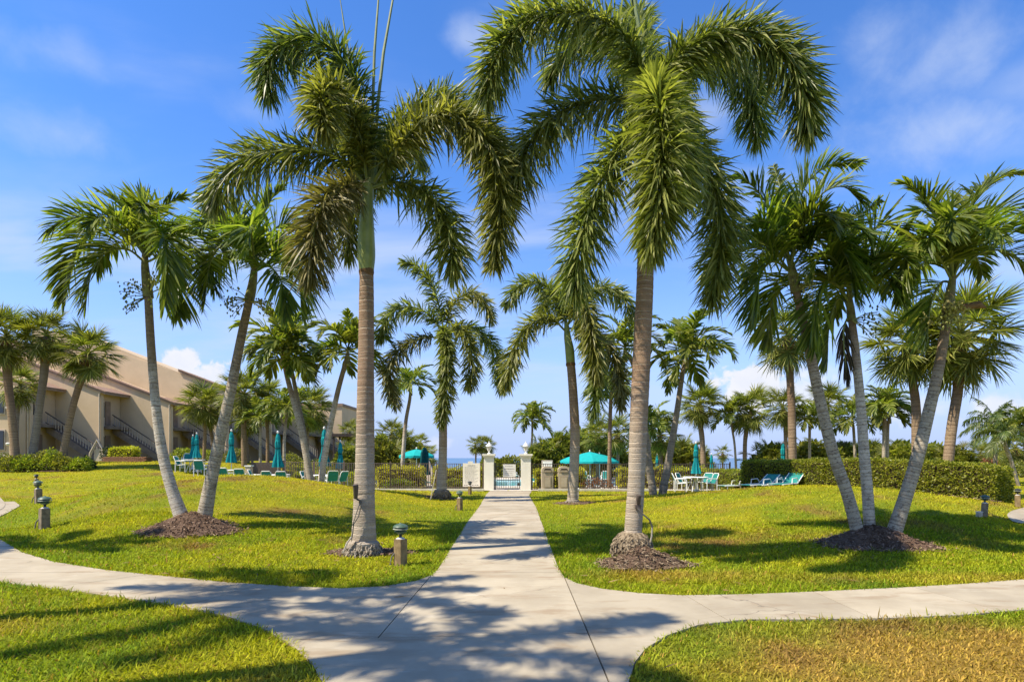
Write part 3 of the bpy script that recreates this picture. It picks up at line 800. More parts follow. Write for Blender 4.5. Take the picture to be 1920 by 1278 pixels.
# ------------------------------------------------------------------ trunks
def trunk(pts, rad, mat_, parent, name='trunk', rings=.07, amp=.018, sides=18, step=.03, lump=.03):
    """pts/rad: control points and radii; ring bumps every `rings` metres"""
    A = np.array([(*p, r) for p, r in zip(pts, rad)], float)
    Lr = np.linalg.norm(np.diff(A[:, :3], axis=0), axis=1).sum()
    n = max(8, int(Lr / step))
    C = spline(A[:, :3], n)
    sA = np.concatenate([[0], np.cumsum(np.linalg.norm(np.diff(A[:, :3], axis=0), axis=1))]); sA /= sA[-1]
    s = np.linspace(0, 1, n); r = np.interp(s, sA, A[:, 3]); r = np.convolve(np.pad(r, 4, mode='edge'), np.ones(9) / 9, 'valid')
    al = s * Lr
    ph = (al / rings + .3 * np.sin(al * 3.1)) % 1.0
    r = r * (1 + amp * (np.exp(-((ph - .5) / .16) ** 2) - .4))
    T = unit(np.gradient(C, axis=0))
    ref = np.array((1.0, 0, 0)); X = unit(ref - T * (T @ ref)[:, None]); Yv = np.cross(T, X)
    th = np.linspace(0, 2 * math.pi, sides, endpoint=False)
    lum = 1 + lump * np.sin(th[None, :] * 2 + al[:, None] * 1.1) + lump * .7 * np.sin(th[None, :] * 3 - al[:, None] * 2.3)
    V = C[:, None, :] + (X[:, None, :] * np.cos(th)[None, :, None] + Yv[:, None, :] * np.sin(th)[None, :, None]) * (r[:, None] * lum)[:, :, None]
    V = V.reshape(-1, 3)
    b = (np.arange(n - 1)[:, None] * sides)
    Fc = np.concatenate([b + np.array([[j, (j + 1) % sides, (j + 1) % sides + sides, j + sides]]) for j in range(sides)])
    top = len(V); V = np.concatenate([V, C[-1:]]); al2 = np.concatenate([np.repeat(al, sides), al[-1:]])
    cap = np.array([[(n - 1) * sides + j, (n - 1) * sides + (j + 1) % sides, top] for j in range(sides)])
    return mesh_np(name, V, [Fc, cap], mat_, parent, smooth=True, along=al2)
def pxtrunk(lst, Y, Ytop=None, k=1.0):
    """[(px, py, width px)] -> world points and radii, depth drifting from Y to Ytop"""
    Ytop = Ytop or Y; n = len(lst)
    P = []; Rr = []
    for i, (px, py, w) in enumerate(lst):
        y = Y + (Ytop - Y) * i / (n - 1)
        P.append(pt(px, py, y)); Rr.append(w * k / 2 / F * y)
    return P, Rr
def fruit_cluster(parent, base, dirv, size, m, seed, n=60):
    rng = np.random.RandomState(seed); mb = MB(); base = Vector(base); dirv = Vector(dirv).normalized()
    for k in range(10):
        d = (dirv + Vector(rng.randn(3)) * .45 + Vector((0, 0, -.1))).normalized()
        pts = [base, base + d * size * .5, base + d * size + Vector((0, 0, -.18 * size))]
        mb.tube(pts, [.012, .008, .005], 4, False)
        for j in range(max(2, n // 10)):
            c = pts[1].lerp(pts[2], rng.rand()) + Vector(rng.randn(3)) * .05 * (size / .5)
            r = .016 + .012 * rng.rand()
            mb.add([c + Vector(q) * r for q in ((1, 0, 0), (-1, 0, 0), (0, 1, 0), (0, -1, 0), (0, 0, 1.4), (0, 0, -1.4))], [(0, 2, 4), (2, 1, 4), (1, 3, 4), (3, 0, 4), (2, 0, 5), (1, 2, 5), (3, 1, 5), (0, 3, 5)])
    return mb.build('fruit_cluster', m, parent)
def frond_obj(C, leaves, mat_, parent, rib=(.022, .005), ribmat='midrib', name='frond'):
    V, Fc = leaves
    fo = mesh_np(name, V, Fc, mat_, parent)
    rv, rf = rod(C, *rib)
    mesh_np('midrib', rv, rf, M[ribmat], fo)
    return fo
def pxfrond(pts, Y, n=36):
    return spline([pt(px, py, Y + dy) for px, py, dy in pts], n)

# ------------------------------------------------------------------ the two big foxtail palms
RAIL = lambda r: dict(rib=(r, r * .25))
def foxtail(loc, label, trunk_px, Y, Ytop, shaft_px, fronds, L, seed, nleaf, group, W_=.031, rings=.12):
    rng = np.random.RandomState(seed)
    root = thing('foxtail_palm', loc, label, 'palm tree', group)
    P, Rr = pxtrunk(trunk_px, Y, Ytop, .85)
    P[0] = Vector((P[0].x, P[0].y, min(P[0].z, loc[2] - .05)))
    trunk(P, Rr, M['bark_fox'], root, rings=rings, amp=.022, sides=24)
    if shaft_px:
        P2, R2 = pxtrunk(shaft_px, Ytop)
        trunk(P2, R2, M['shaft'], root, 'crownshaft', rings=.9, amp=.008, sides=20, lump=.02)
        s0 = P2[0]
        mb = MB().tube([s0 + Vector((0, 0, -.09)), s0 + Vector((0, 0, -.02)), s0 + Vector((0, 0, .05))], [R2[0] * .98, R2[0] * 1.10, R2[0] * 1.0], 18)
        mb.build('leaf_scar', M['sheath'], root, True)
    for i, fr in enumerate(fronds):
        pts, k, m = fr[0], fr[1], fr[2]
        C = pxfrond(pts, Ytop)
        ln = np.linalg.norm(np.diff(C, axis=0), axis=1).sum()
        lv = foxtail_leaves(C, int(nleaf * k * ln / 3.0), L * (fr[3] if len(fr) > 3 else 1.0), W_, .09, rng)
        frond_obj(C, lv, M[m], root, (.030 * L / .5, .007))
    return root

A0 = at(680, 1038)
YA = A0.y
fA = [
    ([(693, 345, 0), (688, 250, -.1), (668, 165, -.2), (625, 95, -.3), (565, 72, -.4), (512, 105, -.5), (500, 172, -.55)], 1.15, 'fox'),
    ([(690, 345, 0), (672, 250, -.4), (640, 180, -.8), (607, 168, -1.15), (600, 205, -1.4), (612, 240, -1.5)], 1.5, 'fox_gold', .9),
    ([(690, 350, 0), (678, 290, .5), (650, 230, .9), (640, 210, 1.2), (650, 250, 1.5)], .9, 'fox'),
    ([(688, 350, 0), (640, 300, -.2), (560, 282, -.3), (480, 290, -.2), (425, 325, -.1), (398, 385, 0)], 1.0, 'fox'),
    ([(686, 355, 0), (650, 350, -.6), (612, 375, -1.1), (590, 430, -1.4), (580, 515, -1.5)], 1.0, 'fox_brown'),
    ([(690, 355, 0), (668, 365, .6), (655, 400, 1.0), (652, 470, 1.2)], .9, 'fox'),
    ([(697, 345, 0), (722, 270, .3), (775, 210, .5), (835, 185, .6), (890, 215, .6), (930, 290, .5), (945, 400, .4)], 1.1, 'fox'),
    ([(698, 345, 0), (740, 285, -.5), (800, 225, -.8), (870, 225, -1.0), (922, 285, -1.1), (938, 380, -1.1), (928, 490, -1.05)], 1.2, 'fox_gold', .95),
    ([(697, 352, 0), (740, 342, -.1), (795, 362, -.2), (835, 415, -.3), (852, 505, -.4)], 1.0, 'fox'),
    ([(696, 345, 0), (715, 290, 1.0), (745, 255, 1.7), (770, 265, 2.2), (790, 310, 2.5)], .8, 'fox'),
    ([(692, 350, 0), (690, 300, 1.0), (700, 270, 1.8), (705, 300, 2.4), (712, 360, 2.7)], .7, 'fox'),
]
foxA = foxtail(A0, 'tall foxtail palm left of the path with bright green crownshaft and upright spear leaves', [(680, 1042, 62), (682, 1015, 54), (683, 960, 46), (684, 880, 41), (685, 760, 38), (687, 640, 35), (687, 560, 33), (687, 508, 30)], YA, YA,
    [(687, 508, 26), (687, 480, 33), (687, 440, 30), (688, 400, 24), (690, 365, 21), (693, 335, 14)], fA, .60, 3, 880, 'foxtail palms beside the path')
for pts, r in (([(697, 345), (699, 200), (702, 100), (711, -20)], (.026, .030, .028, .016)), ([(700, 345), (708, 200), (719, 100), (740, -20)], (.026, .032, .030, .018)), ([(690, 345), (668, 180), (650, 80), (638, 0)], (.022, .024, .02, .008))):
    mb = MB(); mb.tube([pt(px, py, YA - .05) for px, py in pts], r, 6); mb.build('spear_leaf', M['spear'], foxA, True)
def root_skirt(parent, base, r, h, n, m, seed, rr=(.014, .03), bulge=0.0):
    """a skirt of stubby knotted roots round a palm's foot"""
    rng = random.Random(seed); mb = MB(); base = Vector(base)
    mb.lathe([(r * .8, -.05), (r * (1 + bulge) * .92, h * .35), (r * (1 + bulge * .6) * .9, h * .75), (r * .62, h)], base, 18)
    for k in range(n):
        a = rng.random() * 6.283; z = rng.random() ** .8 * h * .98
        rad = r * (1.02 - .34 * (z / h) ** 2 + bulge * math.sin(math.pi * min(1, z / h)))
        p = base + Vector((math.cos(a) * rad, math.sin(a) * rad, z))
        o_ = Vector((math.cos(a), math.sin(a), 0)); tng = Vector((-o_.y, o_.x, 0))
        q = p + o_ * rng.uniform(.01, .045) + tng * rng.uniform(-.05, .05) + Vector((0, 0, -rng.uniform(.02, .09)))
        q2 = q + o_ * rng.uniform(-.03, .03) + tng * rng.uniform(-.05, .05) + Vector((0, 0, -rng.uniform(.02, .07)))
        w = rng.uniform(*rr)
        mb.tube([p - o_ * .02, q, q2], [w, w * .95, w * .6], 5)
    return mb.build('root_mass', m, parent, True)
root_skirt(foxA, A0, .31, .27, 260, M['root_grey'], 4, (.008, .018))

B0 = at(1188, 1050); YB = B0.y
fB = [
    ([(1215, 190, 0), (1195, 110, -.2), (1150, 50, -.4), (1075, 22, -.6), (990, 42, -.7), (935, 100, -.8), (912, 180, -.8)], 1.2, 'fox'),
    ([(1215, 190, 0), (1190, 120, .5), (1160, 80, .9), (1100, 70, 1.2), (1050, 110, 1.4), (1030, 150, 1.5)], 1.0, 'fox'),
    ([(1212, 200, 0), (1170, 185, -.2), (1100, 190, -.3), (1030, 225, -.4), (985, 285, -.4), (968, 350, -.4)], 1.0, 'fox'),
    ([(1212, 215, 0), (1185, 245, -.5), (1145, 310, -.8), (1105, 400, -.95), (1085, 480, -1.0), (1078, 545, -1.0)], 1.0, 'fox'),
    ([(1215, 200, 0), (1222, 165, -.7), (1235, 190, -1.5), (1242, 280, -1.9), (1236, 380, -2.0), (1222, 462, -2.0)], 1.7, 'fox_gold', .98),
    ([(1215, 195, 0), (1240, 185, -.5), (1262, 215, -1.0), (1280, 290, -1.3), (1285, 370, -1.35)], 1.2, 'fox', .9),
    ([(1218, 190, 0), (1262, 112, -.2), (1330, 68, -.4), (1410, 62, -.6), (1475, 105, -.7), (1508, 180, -.7), (1515, 245, -.7)], 1.4, 'fox'),
    ([(1218, 190, 0), (1270, 130, .5), (1330, 100, .8), (1385, 125, 1.0), (1412, 190, 1.1), (1420, 258, 1.1)], 1.2, 'fox'),
    ([(1218, 205, 0), (1262, 235, .2), (1312, 290, .3), (1345, 370, .3), (1352, 460, .3), (1335, 560, .25)], 1.15, 'fox'),
    ([(1215, 195, 0), (1205, 100, .8), (1195, 50, 1.4), (1190, 30, 2.0), (1195, 60, 2.5)], .9, 'fox'),
    ([(1217, 195, 0), (1232, 210, .9), (1255, 270, 1.6), (1275, 350, 1.9)], .9, 'fox'),
]
foxB = foxtail(B0, 'tall foxtail palm right of the path, root ball showing above its mulch mound', [(1184, 1020, 40), (1188, 985, 38), (1193, 900, 36), (1197, 800, 38), (1202, 700, 39), (1206, 600, 39), (1209, 530, 38), (1211, 440, 35), (1213, 300, 28), (1214, 200, 18)], YB, YB,
    None, fB, .62, 8, 880, 'foxtail palms beside the path')
mb = MB(); mb.tube([pt(px, py, YB + .05) for px, py in ((1214, 200), (1205, 90), (1192, 20), (1186, -40))], [.03, .03, .026, .012], 6); mb.build('spear_leaf', M['spear'], foxB, True)
root_skirt(foxB, pt(1185, 1034, YB) , .27, .33, 380, M['root'], 9, (.009, .019), .18)

# ------------------------------------------------------------------ mulch mounds
def mulch(c, rx, ry, h, seed, label, n=1500, mname='chip'):
    rng = np.random.RandomState(seed)
    rings_ = 14; sec = 40; V = []; c = Vector(c)
    wob = 1 + .10 * np.sin(np.arange(sec) * 2 * math.pi / sec * 3 + seed) + .07 * rng.randn(sec)
    for i in range(rings_ + 1):
        t = i / rings_
        for j in range(sec):
            a = 2 * math.pi * j / sec; w = wob[j]
            x = c.x + math.cos(a) * rx * t * w; y = c.y + math.sin(a) * ry * t * w
            V.append((x, y, Hz(x, y) + h * (math.cos(math.pi * min(1, t * 1.0)) * .5 + .5) + .012 + .018 * rng.randn() * (t < .97) - .03 * (t > .99)))
    b = (np.arange(rings_)[:, None] * sec)
    Fc = np.concatenate([b + np.array([[j, (j + 1) % sec, (j + 1) % sec + sec, j + sec]]) for j in range(sec)])
    V = np.array(V)
    a = rng.rand(n) * 6.283; t = np.sqrt(rng.rand(n)) * (1.04 + .22 * rng.rand(n) ** 4)
    w = np.interp(a, np.arange(sec) * 2 * math.pi / sec, wob)
    x = c.x + np.cos(a) * rx * t * w; y = c.y + np.sin(a) * ry * t * w
    z = H(x, y) + h * (np.cos(math.pi * np.minimum(1, t)) * .5 + .5) + .02
    d = unit(np.stack([rng.randn(n), rng.randn(n), .35 * rng.randn(n)], 1))
    sd = unit(np.cross(d, np.stack([rng.randn(n) * .5, rng.randn(n) * .5, np.ones(n)], 1)))
    ch = strips(np.stack([x, y, z], 1), d, sd, .03 + .06 * rng.rand(n), .010 + .012 * rng.rand(n), .1, ((0, .7), (.5, 1), (1, .5)))
    o1 = mesh_np('mulch', V, Fc, M['mulch'], smooth=True); tag(o1, kind='stuff')
    o2 = mesh_np('wood_chips', *ch, M[mname], o1); tag(o2, kind='stuff')
    return o1
mA = at(690, 1035); mulch((mA.x, mA.y, 0), .75, .40, .05, 1, '', 700)
mB_ = at(1205, 1058); mulch((mB_.x, mB_.y + .05, 0), .72, .50, .24, 2, '', 2600)
C0 = at(362, 990); mulch((C0.x, C0.y, 0), .95, .80, .32, 3, '', 3400)
D0 = at(1638, 1018); mulch((D0.x, D0.y, 0), .98, .80, .32, 4, '', 3400)

# ------------------------------------------------------------------ christmas palms in front (left pair and right trio)
def feather_palm(name, loc, label, tpx, Y, shaft_px, fronds, seed, group, bark='bark_manila', L=.80, extra=(), m='manila', nl=72, W_=.048):
    rng = np.random.RandomState(seed)
    root = thing(name, loc, label, 'palm tree', group)
    P, Rr = pxtrunk(tpx, Y, None, .75); P[0].z = min(P[0].z, loc[2]) - .03; Rr[0] *= 1.1
    trunk(P, Rr, M[bark], root, rings=.09, amp=.015, sides=18)
    P2, R2 = pxtrunk(shaft_px, Y, None, .86)
    trunk(P2, R2, M['shaft_pale'], root, 'crownshaft', rings=.6, amp=.01, sides=14)
    top = P2[-1]
    for pts in fronds:
        C = pxfrond(pts, Y, 30)
        ln = np.linalg.norm(np.diff(C, axis=0), axis=1).sum()
        frond_obj(C, feather_leaves(C, int(nl * max(.75, ln / 2.0)), L * min(1.1, .55 + .26 * ln), W_, rng=rng), M[m], root, (.026, .006))
    for az, e0, ln in tuple(extra) + ((-140, 52, 1.75), (35, 60, 1.7), (160, 42, 1.6)):                                     # fronds towards and away from the path, arching over
        C = arc_frond(top, R(az), R(e0), ln * 1.15, 2.1, 26)
        frond_obj(C, feather_leaves(C, nl - 6, L, W_, rng=rng), M[m], root, (.026, .006))
    return root
def arc_frond(base, az, e0, ln, bend, n):
    """frond midrib leaving at elevation e0 and bending down by `bend` radians over its length"""
    s = np.linspace(0, 1, n); e = e0 - bend * s ** 1.25
    ds = ln / (n - 1)
    h = np.concatenate([[0], np.cumsum(np.cos(e[:-1]) * ds)]); v = np.concatenate([[0], np.cumsum(np.sin(e[:-1]) * ds)])
    b = np.array(tuple(base))
    return b + np.stack([h * math.cos(az), h * math.sin(az), v], 1)

YC = C0.y + .1
fC1 = [
    [(272, 480, 0), (250, 455, .1), (205, 432, .2), (158, 448, .3), (128, 500, .3), (118, 565, .3)],
    [(270, 490, 0), (240, 468, -.3), (200, 472, -.5), (172, 510, -.6), (160, 575, -.6)],
    [(272, 480, 0), (255, 430, -.2), (225, 385, -.3), (190, 362, -.4)],
    [(275, 478, 0), (285, 425, .2), (310, 385, .3), (345, 368, .4)],
    [(276, 480, 0), (290, 440, -.6), (305, 440, -1.1), (312, 500, -1.4), (308, 570, -1.4)],
    [(278, 482, 0), (310, 448, .1), (350, 450, .1), (385, 490, .1), (402, 545, .1)],
    [(278, 490, 0), (305, 482, -.3), (328, 515, -.5), (330, 590, -.5)],
    [(274, 478, 0), (272, 420, .7), (268, 385, 1.2), (262, 375, 1.7), (255, 400, 2.1)],
]
feather_palm('christmas_palm', at(345, 972), 'slim palm leaning left from the twin mulch mound, trunk whitest at its foot', [(345, 978, 33), (325, 925, 27), (305, 850, 24), (292, 760, 22), (284, 660, 20), (278, 555, 18)], YC, [(278, 558, 21), (275, 530, 19), (272, 500, 15), (272, 475, 11)], fC1, 21, 'palms planted in pairs and threes in mulch mounds', 'bark_manila_white', extra=((-100, 50, 1.5), (-60, 65, 1.6), (95, 55, 1.6)))
fC2 = [
    [(477, 500, 0), (462, 440, -.2), (435, 395, -.3), (400, 372, -.4), (375, 375, -.4)],
    [(478, 500, 0), (485, 430, .2), (508, 375, .3), (530, 350, .3)],
    [(476, 505, 0), (450, 470, -.4), (415, 462, -.6), (392, 500, -.7), (385, 560, -.7)],
    [(480, 505, 0), (512, 470, -.2), (542, 480, -.3), (560, 525, -.3), (566, 590, -.3)],
    [(480, 508, 0), (505, 500, -.7), (528, 530, -1.0), (538, 590, -1.0)],
    [(478, 500, 0), (472, 440, -.9), (468, 430, -1.4), (464, 470, -1.8)],
    [(478, 500, 0), (500, 450, .6), (530, 420, .9), (570, 430, 1.0), (595, 470, 1.0)],
    [(477, 500, 0), (455, 440, .8), (425, 420, 1.2), (400, 445, 1.4)],
]
feather_palm('christmas_palm', at(382, 970), 'slim palm leaning right from the twin mulch mound, grey mottled trunk', [(381, 975, 33), (396, 900, 29), (415, 810, 27), (435, 720, 24), (455, 620, 21), (468, 560, 18)], YC + .05, [(467, 562, 21), (473, 535, 18), (477, 505, 13), (478, 492, 10)], fC2, 22, 'palms planted in pairs and threes in mulch mounds', 'bark_manila', extra=((-110, 60, 1.5), (80, 60, 1.6)))

YD = D0.y + .1
fD1 = [
    [(1480, 500, 0), (1462, 430, 0), (1430, 370, 0), (1395, 335, 0), (1380, 335, 0)],
    [(1482, 500, 0), (1490, 420, .2), (1510, 350, .3), (1555, 310, .3), (1610, 305, .3)],
    [(1478, 505, 0), (1440, 460, -.4), (1400, 450, -.6), (1360, 480, -.7), (1340, 540, -.7)],
    [(1479, 508, 0), (1450, 490, -.2), (1425, 520, -.4), (1418, 600, -.4)],
    [(1483, 505, 0), (1520, 455, -.2), (1560, 450, -.3), (1590, 490, -.4), (1605, 560, -.4)],
    [(1482, 500, 0), (1505, 420, -.5), (1540, 365, -.8), (1580, 350, -.9), (1612, 375, -.9)],
    [(1481, 500, 0), (1470, 420, .6), (1462, 350, .9), (1450, 310, 1.1)],
    [(1483, 512, 0), (1455, 530, .5), (1445, 580, .7), (1440, 640, .7)],
]
feather_palm('christmas_palm', at(1612, 996), 'slim palm leaning left, leftmost trunk of the three sharing one mulch mound', [(1612, 1000, 29), (1590, 930, 28), (1562, 850, 27), (1540, 760, 25), (1518, 660, 23), (1503, 590, 20), (1493, 545, 19)], YD, [(1494, 548, 24), (1489, 525, 22), (1484, 500, 15), (1482, 488, 11)], fD1, 31, 'palms planted in pairs and threes in mulch mounds', 'bark_manila', extra=((-90, 55, 1.6), (-50, 50, 1.5), (100, 50, 1.7)))
fD2 = [
    [(1592, 560, 0), (1580, 490, -.3), (1560, 430, -.5), (1540, 420, -.6), (1525, 450, -.6)],
    [(1593, 560, 0), (1612, 480, -.2), (1645, 425, -.4), (1680, 430, -.5), (1700, 480, -.6)],
    [(1594, 562, 0), (1625, 525, -.4), (1660, 520, -.7), (1690, 560, -.8)],
    [(1591, 565, 0), (1565, 530, -.2), (1540, 540, -.3), (1525, 600, -.3), (1530, 650, -.3)],
    [(1591, 570, 0), (1572, 560, .3), (1556, 600, .4), (1550, 680, .4)],
    [(1593, 560, 0), (1600, 470, .3), (1620, 400, .5), (1650, 375, .6)],
    [(1594, 560, 0), (1630, 500, .5), (1670, 480, .8), (1705, 510, 1.0)],
]
t2 = feather_palm('christmas_palm', at(1634, 996), 'slim upright palm, middle trunk of the three sharing one mulch mound', [(1632, 1000, 25), (1627, 930, 26), (1620, 850, 24), (1614, 760, 21), (1604, 660, 19), (1597, 600, 17)], YD + .15, [(1597, 602, 19), (1595, 580, 17), (1593, 560, 12), (1592, 548, 9)], fD2, 32, 'palms planted in pairs and threes in mulch mounds', 'bark_manila_white', extra=((-80, 55, 1.5), (70, 45, 1.6)))
C = pxfrond([(1592, 590, 0), (1582, 615, -.1), (1583, 660, -.12), (1590, 715, -.12)], YD + .1, 20)
frond_obj(C, feather_leaves(C, 34, .34, .035, vee=-30, droop=.9, fwd=25), M['frond_dead'], t2, (.02, .006))
fD3 = [
    [(1785, 520, 0), (1772, 450, -.2), (1745, 390, -.3), (1710, 350, -.4), (1690, 345, -.4)],
    [(1787, 520, 0), (1800, 440, .2), (1830, 375, .3), (1875, 335, .4), (1915, 325, .4)],
    [(1784, 525, 0), (1755, 475, -.4), (1720, 455, -.6), (1695, 490, -.7), (1690, 560, -.7)],
    [(1788, 525, 0), (1830, 480, -.2), (1880, 470, -.3), (1920, 500, -.3), (1940, 560, -.3)],
    [(1787, 522, 0), (1820, 440, -.4), (1865, 400, -.5), (1915, 405, -.6), (1955, 450, -.6)],
    [(1786, 520, 0), (1785, 440, -.8), (1783, 410, -1.2), (1778, 440, -1.7)],
    [(1785, 520, 0), (1765, 440, .6), (1750, 400, .9), (1720, 400, 1.2), (1700, 440, 1.4)],
    [(1784, 530, 0), (1765, 530, .2), (1745, 570, .3), (1738, 640, .3)],
]
t3 = feather_palm('christmas_palm', at(1674, 998), 'slim palm leaning right, rightmost trunk of the three, with golden fruit under its crown', [(1672, 1003, 34), (1698, 930, 31), (1722, 850, 29), (1742, 770, 26), (1760, 690, 23), (1775, 600, 20)], YD - .05, [(1775, 603, 24), (1780, 565, 21), (1785, 530, 15), (1787, 512, 11)], fD3, 33, 'palms planted in pairs and threes in mulch mounds', 'bark_manila', extra=((-100, 55, 1.6), (-60, 60, 1.4), (90, 50, 1.7)))
lp = [o for o in COL.objects if o.name.startswith('christmas_palm') and o.parent is None]
fruit_cluster(lp[0], pt(276, 556, YC), (-1, -.1, .1), .52, M['fruit'], 1, 70)
fruit_cluster(lp[0], pt(280, 550, YC), (.6, -.4, .7), .55, M['fruit_gold'], 12, 70)
fruit_cluster(lp[1], pt(467, 562, YC), (-1, -.1, .15), .5, M['fruit'], 2, 60)
fruit_cluster(lp[1], pt(470, 565, YC), (1, -.2, -.1), .5, M['fruit_gold'], 3, 70)
fruit_cluster(t2, pt(1598, 600, YD), (1, -.1, .1), .5, M['fruit'], 4, 60)
fruit_cluster(t3, pt(1775, 600, YD), (-.1, -.8, .3), .5, M['fruit_gold'], 5, 130)
fruit_cluster(lp[2], pt(1494, 548, YD), (.3, -.8, .35), .45, M['fruit_gold'], 6, 60)
fruit_cluster(t3, pt(1778, 590, YD), (-.5, -.6, -.2), .4, M['fruit_gold'], 7, 90)
mb = MB(); b0 = pt(1790, 585, YD - .1)
mb.tube([b0, b0 + Vector((.12, -.1, .08)), b0 + Vector((.32, -.18, .10)), b0 + Vector((.45, -.2, .03))], [.02, .06, .075, .01], 8); mb.build('spathe', M['boot'], t3, True)

# ------------------------------------------------------------------ middle foxtails
E0 = at(828, 934)
fE = [
    ([(832, 620, 0), (822, 570, .1), (805, 525, .2), (780, 497, .3), (755, 492, .3)], 1.0, 'fox'),
    ([(830, 625, 0), (805, 590, -.3), (765, 575, -.5), (728, 590, -.6), (712, 635, -.6)], 1.0, 'fox'),
    ([(829, 635, 0), (795, 632, -.4), (750, 655, -.7), (728, 700, -.8), (742, 758, -.9)], 1.0, 'fox_brown'),
    ([(834, 620, 0), (848, 575, .2), (878, 548, .3), (905, 562, .4), (922, 600, .4)], 1.0, 'fox_gold'),
    ([(835, 628, 0), (858, 612, -.6), (880, 640, -1.0), (885, 690, -1.1), (878, 725, -1.1)], 1.0, 'fox_gold'),
    ([(835, 625, 0), (870, 612, .5), (905, 625, .8), (932, 670, .9), (940, 730, .9)], 1.0, 'fox'),
    ([(832, 632, 0), (832, 620, -1.0), (838, 660, -1.6), (836, 730, -1.7), (826, 795, -1.65)], 1.6, 'fox', .85),
]
foxE = foxtail(E0, 'smaller foxtail palm by the rules sign, a shaggy frond hanging over its trunk', [(827, 938, 27), (828, 915, 22), (830, 860, 18), (831, 780, 18), (831, 700, 16)], E0.y, E0.y, [(831, 702, 14), (831, 670, 13), (832, 640, 12), (832, 615, 8)], fE, .68, 41, 430, 'foxtail palms beside the path', .052, .16)
root_skirt(foxE, E0, .38, .36, 90, M['root'], 14, (.015, .03))
F0 = at(1074, 943)
fF = [
    ([(1062, 610, 0), (1045, 560, 0), (1015, 530, .1), (975, 535, .1), (950, 570, .1)], 1.0, 'fox'),
    ([(1060, 620, 0), (1030, 595, -.4), (990, 612, -.7), (962, 665, -.8), (948, 725, -.8)], 1.0, 'fox_gold'),
    ([(1063, 610, 0), (1085, 565, -.8), (1105, 590, -1.2), (1112, 650, -1.3), (1122, 710, -1.3)], 1.4, 'fox_gold'),
    ([(1064, 608, 0), (1090, 560, .3), (1130, 540, .5), (1165, 552, .6), (1190, 590, .6)], 1.0, 'fox'),
    ([(1063, 615, 0), (1100, 620, .5), (1140, 650, .7), (1162, 710, .8), (1165, 760, .8)], 1.0, 'fox_brown'),
    ([(1062, 610, 0), (1065, 540, .2), (1070, 500, .3), (1075, 490, .5)], .9, 'fox'),
    ([(1062, 612, 0), (1080, 600, -.2), (1110, 660, -.4), (1120, 730, -.5), (1112, 780, -.5)], 1.0, 'fox'),
    ([(1061, 612, 0), (1050, 560, 1.0), (1030, 550, 1.6), (1010, 590, 1.9)], 1.0, 'fox'),
]
foxF = foxtail(F0, 'leaning foxtail palm standing before the two litter bins', [(1074, 946, 26), (1074, 925, 22), (1077, 860, 21), (1078, 800, 21), (1074, 730, 20), (1070, 680, 19)], F0.y, F0.y, [(1070, 682, 17), (1068, 655, 17), (1064, 630, 13), (1062, 605, 8)], fF, .68, 42, 450, 'foxtail palms beside the path', .052, .16)
root_skirt(foxF, F0, .26, .16, 50, M['root_grey'], 15, (.012, .024))
mulch((F0.x + .1, F0.y, 0), .75, .45, .05, 6, '', 350); mulch((E0.x, E0.y, 0), .7, .4, .05, 7, '', 300)

# ------------------------------------------------------------------ palms farther off: shared frond shapes, one object per frond
def frond_bank(kind):
    bank = []
    for k, (e0, bend) in enumerate(((82, 1.3), (66, 1.9), (48, 2.1), (28, 2.0), (6, 1.5), (-22, .9))):
        for v in range(2):
            rng = np.random.RandomState(100 + k * 7 + v + (0 if kind == 'manila' else 500))
            if kind == 'manila':
                C = arc_frond((0, 0, 0), 0, R(e0), 1.0, bend * (.9 + .2 * rng.rand()), 18)
                lv = feather_leaves(C, 32, .36, .046, vee=34, droop=.36, start=.16, rng=rng)
            elif kind == 'coco':
                C = arc_frond((0, 0, 0), 0, R(e0), 1.0, bend * .85, 22)
                lv = feather_leaves(C, 46, .28, .024, vee=8, droop=.75, start=.15, rng=rng)
            else:
                C = arc_frond((0, 0, 0), 0, R(e0), 1.0, bend, 18)
                lv = foxtail_leaves(C, 330, .2, .018, .1, rng)
            V, Fc = join([lv, rod(C, .012, .003, 4)])
            o = mesh_np('frond', V, Fc, M['manila_far' if kind == 'manila' else kind if kind != 'fox' else 'fox'], link_it=False)
            bank.append(o.data); bpy.data.objects.remove(o)
    return bank
BANK = {k: frond_bank(k) for k in ('manila', 'coco')}
FANS = []
for v in range(4):
    V, Fc = fan_leaf(np.random.RandomState(60 + v)); o = mesh_np('fan_leaf', V, Fc, M['sabal'], link_it=False); FANS.append(o.data); bpy.data.objects.remove(o)
DRYFAN = []
for v in range(2):
    V, Fc = fan_leaf(np.random.RandomState(80 + v), 22, .5, .45); o = mesh_np('dry_leaf', V, Fc, M['sabal_dry'], link_it=False); DRYFAN.append(o.data); bpy.data.objects.remove(o)
def put(me, name, root, loc, az, pitch=0.0, roll=0.0, s=1.0, m=None):
    o = link(bpy.data.objects.new(name, me))
    o.parent = root
    o.location = loc
    o.rotation_euler = (Matrix.Rotation(az, 3, 'Z') @ Matrix.Rotation(-pitch, 3, 'Y') @ Matrix.Rotation(roll, 3, 'X')).to_euler()
    o.scale = (s,) * 3
    return o
